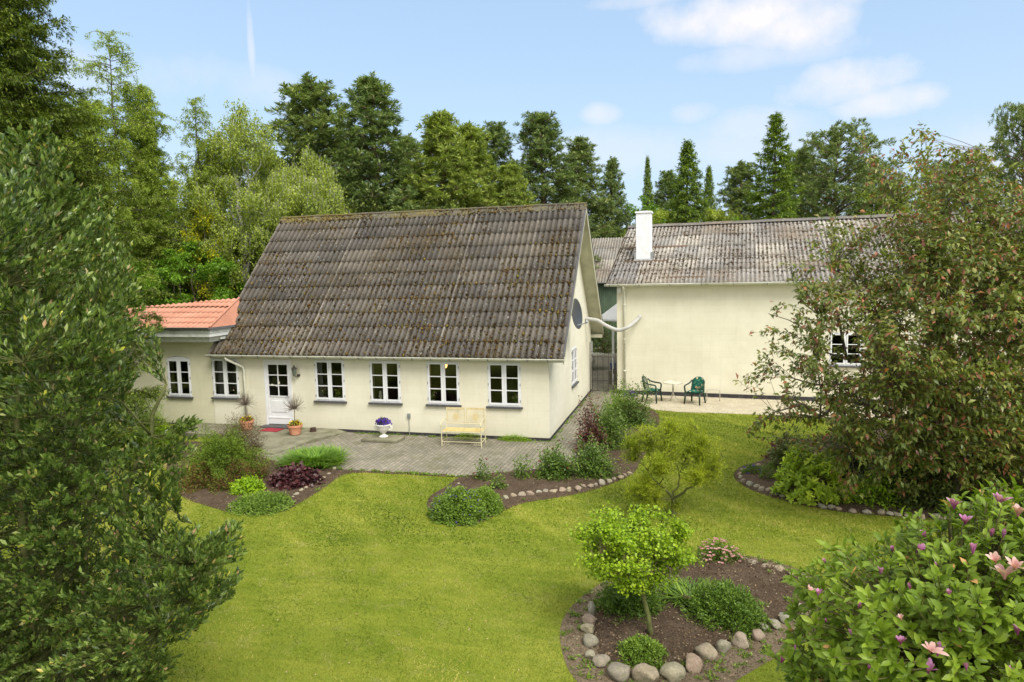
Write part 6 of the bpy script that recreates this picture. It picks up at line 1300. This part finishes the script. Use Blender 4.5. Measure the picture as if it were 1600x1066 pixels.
def spruce(name, rs, H, Wr, mat, label, group, nb=150, L=.20, Wd=.05, dens=34, droop=-.18, prof=.85, base=.03, latn=22, jag=.25, fine=1.0):
    t = thing(name, (0, 0, 0), label, 'tree', group); tr_ = wander(rs, (0, 0, -.2), (0, 0, H*.98), 10, .006); lb = [tr_]; rad = [(.014*H, .012)]; tips = []; bs = []
    for k in range(nb):
        f = base+(1-base)*((k+rs.random())/nb)**.8; z = H*f; ln = Wr*((1-f)**prof)*rs.uniform(1-jag, 1+jag*.6)+.10; a_ = k*2.4+rs.normal(0, .2); c_, s_ = math.cos(a_), math.sin(a_)
        p = np.array([0, 0, z]); dr = droop*(1-f)*1.6+.28*f; mid = p+np.array([c_*ln*.55, s_*ln*.55, dr*ln*.75]); e = p+np.array([c_*ln, s_*ln, dr*ln+.10*ln]); l = [p, mid, e]; lb.append(l); rad.append((.006+.010*ln, .004)); side = np.array([-s_, c_, 0])
        m = max(4, int(latn*(.3+.7*ln/Wr)))
        for q in range(m):
            s = rs.uniform(.12, 1.0); c = p+(mid-p)*(s/.55) if s < .55 else mid+(e-mid)*((s-.55)/.45); w = (.55*(1-s)+.12)*ln*rs.uniform(.5, 1)*(1 if q % 2 else -1)
            bs.append(c); tips.append(c+side*w+np.array([c_, s_, 0])*abs(w)*.7+np.array([0, 0, -.20*abs(w)-rs.uniform(0, .12)]))
        bs.append(mid); tips.append(e+np.array([c_*.08, s_*.08, .03]))
    for q in range(6): bs.append(tr_[-2]); tips.append(np.array([rs.normal(0, .06), rs.normal(0, .06), H+rs.uniform(-.2, .12)]))
    limbs_obj(t, lb, rad, 'bark', 'trunk', 6)
    twig_tree(rs, t, lb, np.array(tips), None, 'bark', mat, dens=dens, tmin=.02, L=L, Wd=Wd, kind='d', spread=.8, updir=-.12, twig_r=.004, bases=np.array(bs), jit=.03*fine, curl=.1, upn=1.2)
    return t
def broadleaf(name, rs, H, Wr, mat, bark, label, group, base=.2, nl=13, ncl=60, per=16, L=.11, Wd=.07, dens=26, hang=0., crad=.55, kind='d', updir=.1, flat=1., top=.55, trunk=.015, jit=.06):
    t = thing(name, (0, 0, 0), label, 'tree', group); c0 = np.array([0, 0, H*(base+(1-base)*.5)]); hz_ = H*(1-base)*.5
    tr_ = wander(rs, (0, 0, -.2), (rs.normal(0, .1), rs.normal(0, .1), H*.8), 8, .03); lb = [tr_]; rad = [(trunk*H, .02)]
    cls = []
    for k in range(ncl):
        q = nrmz(rs.normal(size=3))*rs.uniform(.35, 1)**.6; zz = q[2]; wr = Wr*(1-.35*max(0, zz)**1.5)*(1 if zz > -.3 else .85); cls.append(c0+np.array([q[0]*wr, q[1]*wr, zz*hz_*.93]))
    for k in range(nl):
        e = cls[k]; j = rs.integers(2, 7); lb.append(wander(rs, tr_[j], e, 5, .09, .06)); rad.append((.006*H*.8, .012))
    limbs_obj(t, lb, rad, bark, 'trunk', 6)
    cl = np.array(cls); ti = np.repeat(np.arange(len(cl)), per); o = nrmz(rs.normal(size=(len(ti), 3)))*rs.random((len(ti), 1))**.5*crad*rs.uniform(.6, 1.25, len(cl))[ti][:, None]*[1, 1, .7*flat]; tips = cl[ti]+o; bs = cl[ti]+o*.15-[0, 0, .05]
    if hang: bs = tips.copy(); tips = tips-np.column_stack([rs.normal(0, .08, len(tips)), rs.normal(0, .08, len(tips)), rs.uniform(.4, 1.2, len(tips))*hang])
    tips[:, 2] = np.maximum(tips[:, 2], .15)
    twig_tree(rs, t, lb, tips, None, bark, mat, dens=dens, tmin=.05, L=L, Wd=Wd, kind=kind, spread=.9, updir=updir, twig_r=.003, bases=bs, jit=jit, hang=hang*.5)
    return t
def clone(src, label, loc, sc=(1, 1, 1), rz=0., cat=None, first=[set()]):
    if src.name not in first[0]: first[0].add(src.name); r = src
    else:
        r = src.copy(); COL.objects.link(r)
        for ch in list(src.children):
            c = ch.copy(); COL.objects.link(c); c.parent = r
    r.location = tuple(float(x) for x in loc); r.scale = sc; r.rotation_euler = (0, 0, rz); r['label'] = label
    return r
BGP, BGS, BGB = 'pines beyond the buildings', 'spruces beyond the buildings', 'broadleaved trees beyond the buildings'
R_ = np.random.default_rng
pA = pine('pine_tree', R_(201), 14, 2.9, 'pine', 'pinebark', 'x', BGP)
pB = pine('pine_tree', R_(202), 14, 2.5, 'pine', 'pinebark', 'x', BGP, prof=.66, top=.13, up=(.1, .6))
pC = pine('pine_tree', R_(203), 12, 2.5, 'pine_light', 'pinebark', 'x', BGP, prof=.78, top=.09)
pD = pine('pine_tree', R_(204), 12, 3.6, 'pine', 'pinebark', 'x', BGP, prof=.42, top=.3, up=(.2, .5), base=.1, nb=110, per=20)
sA = spruce('spruce_tree', R_(205), 12, 2.2, 'spruce', 'x', BGS)
sB = spruce('spruce_tree', R_(206), 14, 2.3, 'spruce', 'x', BGS, jag=.4, nb=130)
bA = broadleaf('broadleaved_tree', R_(207), 9, 2.6, 'maple', 'bark', 'x', BGB, base=.08, ncl=90, per=17, L=.14, Wd=.09, crad=.6)
bB = broadleaf('broadleaved_tree', R_(208), 9, 2.8, 'birch', 'bark', 'x', BGB, base=.05, ncl=100, per=17, L=.13, Wd=.08, crad=.6)
dB = broadleaf('dark_tree', R_(209), 8, 3.0, 'dark_leaf', 'bark', 'x', 'dark trees between the pines', base=.03, ncl=95, per=17, L=.15, Wd=.09, crad=.65)
SRC = dict(pA=(pA, 14, 2.9), pB=(pB, 14, 2.5), pC=(pC, 12, 2.5), pD=(pD, 12, 3.6), sA=(sA, 12, 2.2), sB=(sB, 14, 2.3), bA=(bA, 9, 2.6), bB=(bB, 9, 2.8), dB=(dB, 8, 3.0))
def plant(src, px_, top, dist, wpx, label, rz=None):
    o, H, Wr = SRC[src]; f = foot(px_, dist); h = float(at(px_, top, dist)[2]); w = wpx/FPX*dist/2*(1.2 if src in ('pD', 'dB') else 1.8 if src[0] == 'p' else 1.6)
    clone(o, label, f, (w/Wr, w/Wr, h/H), rz if rz is not None else (px_*.7) % 6.28)
TR = [('bB', 165, 262, 37, 130, 'pale green broadleaved tree behind the larches nearest the tall spruce'), ('bA', 262, 290, 38, 110, 'fresh green tree low between the larches and the birch'), ('bB', 330, 232, 40, 110, 'pale green tree behind the small wispy larch'), ('bB', 420, 205, 41, 130, 'pale green tree filling in behind the two birches'), ('bA', 225, 345, 35, 110, 'fresh green tree above the left part of the salmon roof'), ('pB', 487, 132, 39, 150, 'rounded grey-green pine with pale candles, leftmost pine above the farmhouse roof'), ('pA', 596, 124, 36, 165, 'tallest conical dark pine above the middle of the farmhouse ridge'), ('pC', 693, 184, 36, 125, 'lighter green pine right of the tallest pine over the ridge'), ('pC', 742, 200, 38, 120, 'light green pine with two pale tops over the ridge'), ('pB', 772, 200, 46, 80, 'narrow dark pine peeping out behind the light green pines'), ('pC', 800, 262, 38, 90, 'low light green pine at the gap in the tree line over the ridge'), ('pB', 858, 183, 44, 105, 'tall blue-green pine over the right end of the farmhouse ridge'), ('pA', 905, 222, 50, 105, 'slightly lower pine just right of the tall one over the ridge end'), ('pA', 952, 250, 54, 62, 'slim pine right above the gap between the two roofs'), ('pA', 650, 215, 41, 110, 'dark pine filling in behind the light pines'), ('pD', 545, 215, 43, 130, 'dark broad pine between the leftmost and tallest pines'),
      ('sA', 1012, 250, 56, 30, 'small far dark spruce with a thin pointed tip left of the bright spruce'), ('sA', 1074, 226, 42, 84, 'bright green pointed spruce above the left part of the outbuilding roof'), ('sA', 1106, 264, 56, 40, 'far dark spruce just right of the bright pointed spruce'), ('sB', 1207, 185, 40, 104, 'tallest shaggy spruce above the outbuilding roof'), ('pB', 1150, 258, 50, 80, 'thin dark pine left of the tallest shaggy spruce'), ('pD', 1304, 212, 44, 170, 'broad rounded dark pine right of the tallest shaggy spruce'), ('pD', 1360, 262, 47, 130, 'dark pine behind the crown of the reddish tree'), ('pB', 1040, 272, 60, 60, 'far dark pine between the two small spruces'), ('pD', 1592, 176, 34, 130, 'dark pine at the right edge of the photo above the reddish tree'), ('pB', 1250, 236, 50, 90, 'far dark pine between the tallest spruce and the broad pine'), ('pD', 1480, 262, 46, 150, 'dark pine hidden behind the top of the reddish tree'), ('pA', 1700, 210, 42, 150, 'pine beyond the right edge behind the reddish tree'),
      ('bA', 1002, 300, 55, 80, 'bright green broadleaved tree above the gap by the white chimney'), ('bB', 1040, 304, 50, 90, 'pale green tree directly behind the white chimney'), ('bB', 1122, 300, 42, 80, 'pale green tree right of the bright pointed spruce'), ('bA', 1150, 332, 40, 60, 'low bright green bushy tree on the outbuilding ridge line'), ('bB', 1392, 256, 42, 90, 'pale green tree behind the left edge of the reddish crown'), ('bB', 975, 335, 55, 70, 'low green tree in the gap between the two roofs'),
      ('dB', 700, 290, 34, 150, 'dark low tree behind the middle of the farmhouse ridge'), ('dB', 800, 310, 36, 140, 'dark low tree behind the ridge right of the light pines'), ('dB', 900, 320, 55, 150, 'dark low tree behind the ridge end'), ('dB', 570, 290, 33, 160, 'dark low tree behind the ridge under the tallest pine'), ('dB', 450, 330, 34, 150, 'dark low tree behind the left end of the ridge'), ('dB', 300, 340, 33, 200, 'dark low tree behind the bright maple bush'), ('dB', 180, 330, 33, 180, 'dark low tree behind the glossy evergreen'), ('dB', 380, 350, 33, 130, 'dark low tree left of the farmhouse roof'), ('dB', 1230, 318, 43, 160, 'dark low tree behind the outbuilding ridge under the spruce'), ('dB', 1330, 325, 43, 180, 'dark low tree behind the outbuilding ridge under the broad pine'), ('dB', 1450, 330, 41, 180, 'dark low tree behind the right half of the outbuilding'), ('dB', 1560, 320, 41, 180, 'dark low tree farthest right behind the outbuilding'), ('dB', 1160, 330, 47, 120, 'dark low tree between the spruces behind the outbuilding'),
      ('sB', 245, 205, 36, 110, 'dark shaded spruce between the larches and the birch'), ('sB', 120, 190, 34, 140, 'dark spruce behind the tall spruce at the left'), ('pA', -60, 40, 30, 200, 'pine beyond the left edge of the photo')]
for a in TR: plant(*a)
# understorey seen through the passage
mound('courtyard_bush', 940, 545, 60, 62, 'dark_leaf', 5000, .09, .05, 'dark green bush in front of the green shed beyond the courtyard', 'bush', 'f', 90, base=(-1.0, 20.5, 0), rough=.3)
mound('courtyard_bush', 960, 545, 60, 72, 'dark_leaf', 5000, .09, .05, 'taller dark green bush at the right in front of the green shed', 'bush', 'f', 91, base=(-2.6, 21, 0), rough=.3)
# ---- individually shaped trees at the left
t = spruce('tall_spruce', R_(301), 14.6, 4.0, 'big_spruce', 'tall shaggy bright green spruce at the left edge, its tip above the photo', None, nb=330, L=.105, Wd=.032, dens=58, latn=44, jag=.25, base=.06, droop=-.16, prof=.55); t.location = tuple(foot(-18, 16.5)); t.rotation_euler = (0, 0, 1)
def larch(name, rs, H, Wr, label, dens=30, nb=60, lean=.0, base=.25, sparse=1.):
    t = thing(name, (0, 0, 0), label, 'tree'); tr_ = wander(rs, (0, 0, -.2), (lean, 0, H), 10, .012); lb = [tr_]; rad = [(.009*H, .010)]; tips = []; bs = []
    for k in range(nb):
        f = base+(1-base)*((k+rs.random())/nb); ln = Wr*((1-f)**.6*.85+.25)*rs.uniform(.45, 1.15); a_ = k*2.4+rs.normal(0, .5); i = f*10; j = min(int(i), 9); p = tr_[j]+(tr_[j+1]-tr_[j])*(i-j)
        e = p+np.array([math.cos(a_)*ln, math.sin(a_)*ln, rs.uniform(-.15, .35)*ln]); l = wander(rs, p, e, 5, .10, .10); lb.append(l); rad.append((.02, .005)); lp = polysample(l, .1)
        for q in range(int(12*sparse*(.3+ln/Wr))):
            s = rs.uniform(.15, 1); c = lp[min(len(lp)-1, int(s*len(lp)))]; bs.append(c); tips.append(c+np.array([rs.normal(0, .22), rs.normal(0, .22), rs.uniform(-.5, .06)]))
    limbs_obj(t, lb, rad, 'bark', 'trunk', 6)
    twig_tree(rs, t, lb, np.array(tips), None, 'bark', 'larch', dens=dens, tmin=.0, L=.11, Wd=.035, kind='d', spread=1.0, updir=.0, twig_r=.003, bases=np.array(bs), jit=.03)
    return t
t = larch('larch_tree', R_(302), float(at(195, 70, 29)[2]), 2.9, 'tall thin larch with wispy branches against the sky right of the tall spruce', 44, 110, .3, .2, 1.3); t.location = tuple(foot(190, 29))
t = larch('larch_tree', R_(303), float(at(240, 138, 30)[2]), 2.5, 'fuller light green larch just right of the tall thin one', 60, 170, -.2, .1, 2.2); t.location = tuple(foot(244, 30.5))
t = larch('larch_tree', R_(304), float(at(312, 160, 31)[2]), 1.8, 'small wispy larch left of the light green birch', 44, 80, .2, .2, 1.3); t.location = tuple(foot(318, 31))
t = larch('larch_tree', R_(305), float(at(140, 165, 27.5)[2]), 2.8, 'light green larch squeezed against the tall spruce', 60, 180, .1, .08, 2.3); t.location = tuple(foot(150, 27.5))
t = broadleaf('birch_tree', R_(306), float(at(395, 158, 32)[2]), 2.7, 'birch', 'birchbark', 'light yellow-green birch with a billowing crown left of the farmhouse roof', None, base=.12, ncl=190, per=28, L=.11, Wd=.065, hang=.55, crad=.66, dens=26); t.location = tuple(foot(385, 32))
t = broadleaf('weeping_birch', R_(307), float(at(470, 215, 31)[2]), 2.1, 'birch', 'birchbark', 'weeping birch with hanging curtains of leaves over the left end of the ridge', None, base=.1, ncl=130, per=24, L=.11, Wd=.055, hang=.8, crad=.55, dens=26, jit=.1); t.location = tuple(foot(482, 31))
t = broadleaf('maple_bush', R_(308), float(at(300, 372, 29)[2]), 2.4, 'maple', 'bark', 'fresh green maple with layered leaves above the salmon tiled roof', None, base=.2, ncl=90, per=26, L=.11, Wd=.085, crad=.5, flat=.5, dens=26, updir=.0); t.location = tuple(foot(298, 29))
t = broadleaf('laburnum', R_(309), float(at(322, 305, 30)[2]), 1.1, 'laburnum', 'bark', 'small yellow flowering tree behind the maple', None, base=.35, ncl=40, per=18, L=.10, Wd=.06, crad=.4, hang=.4, dens=22); t.location = tuple(foot(330, 30.5))
t = broadleaf('maple_bush', R_(310), float(at(215, 400, 28)[2]), 2.0, 'maple', 'bark', 'bright green leafy tree between the glossy evergreen and the tiled roof', None, base=.1, ncl=70, per=22, L=.10, Wd=.075, crad=.5, flat=.6, dens=26); t.location = tuple(foot(205, 28))
for o in list(bpy.data.meshes):
    if o.users == 0: bpy.data.meshes.remove(o)
for o_ in S.objects:
    if 'label' in o_ and not 4 <= len(str(o_['label']).replace('-', ' ').split()) <= 16 or o_.get('label') == 'x': print('LABEL', o_.name, o_['label'])
print('faces', sum(len(m.polygons) for m in bpy.data.meshes), 'objects', len(bpy.data.objects))
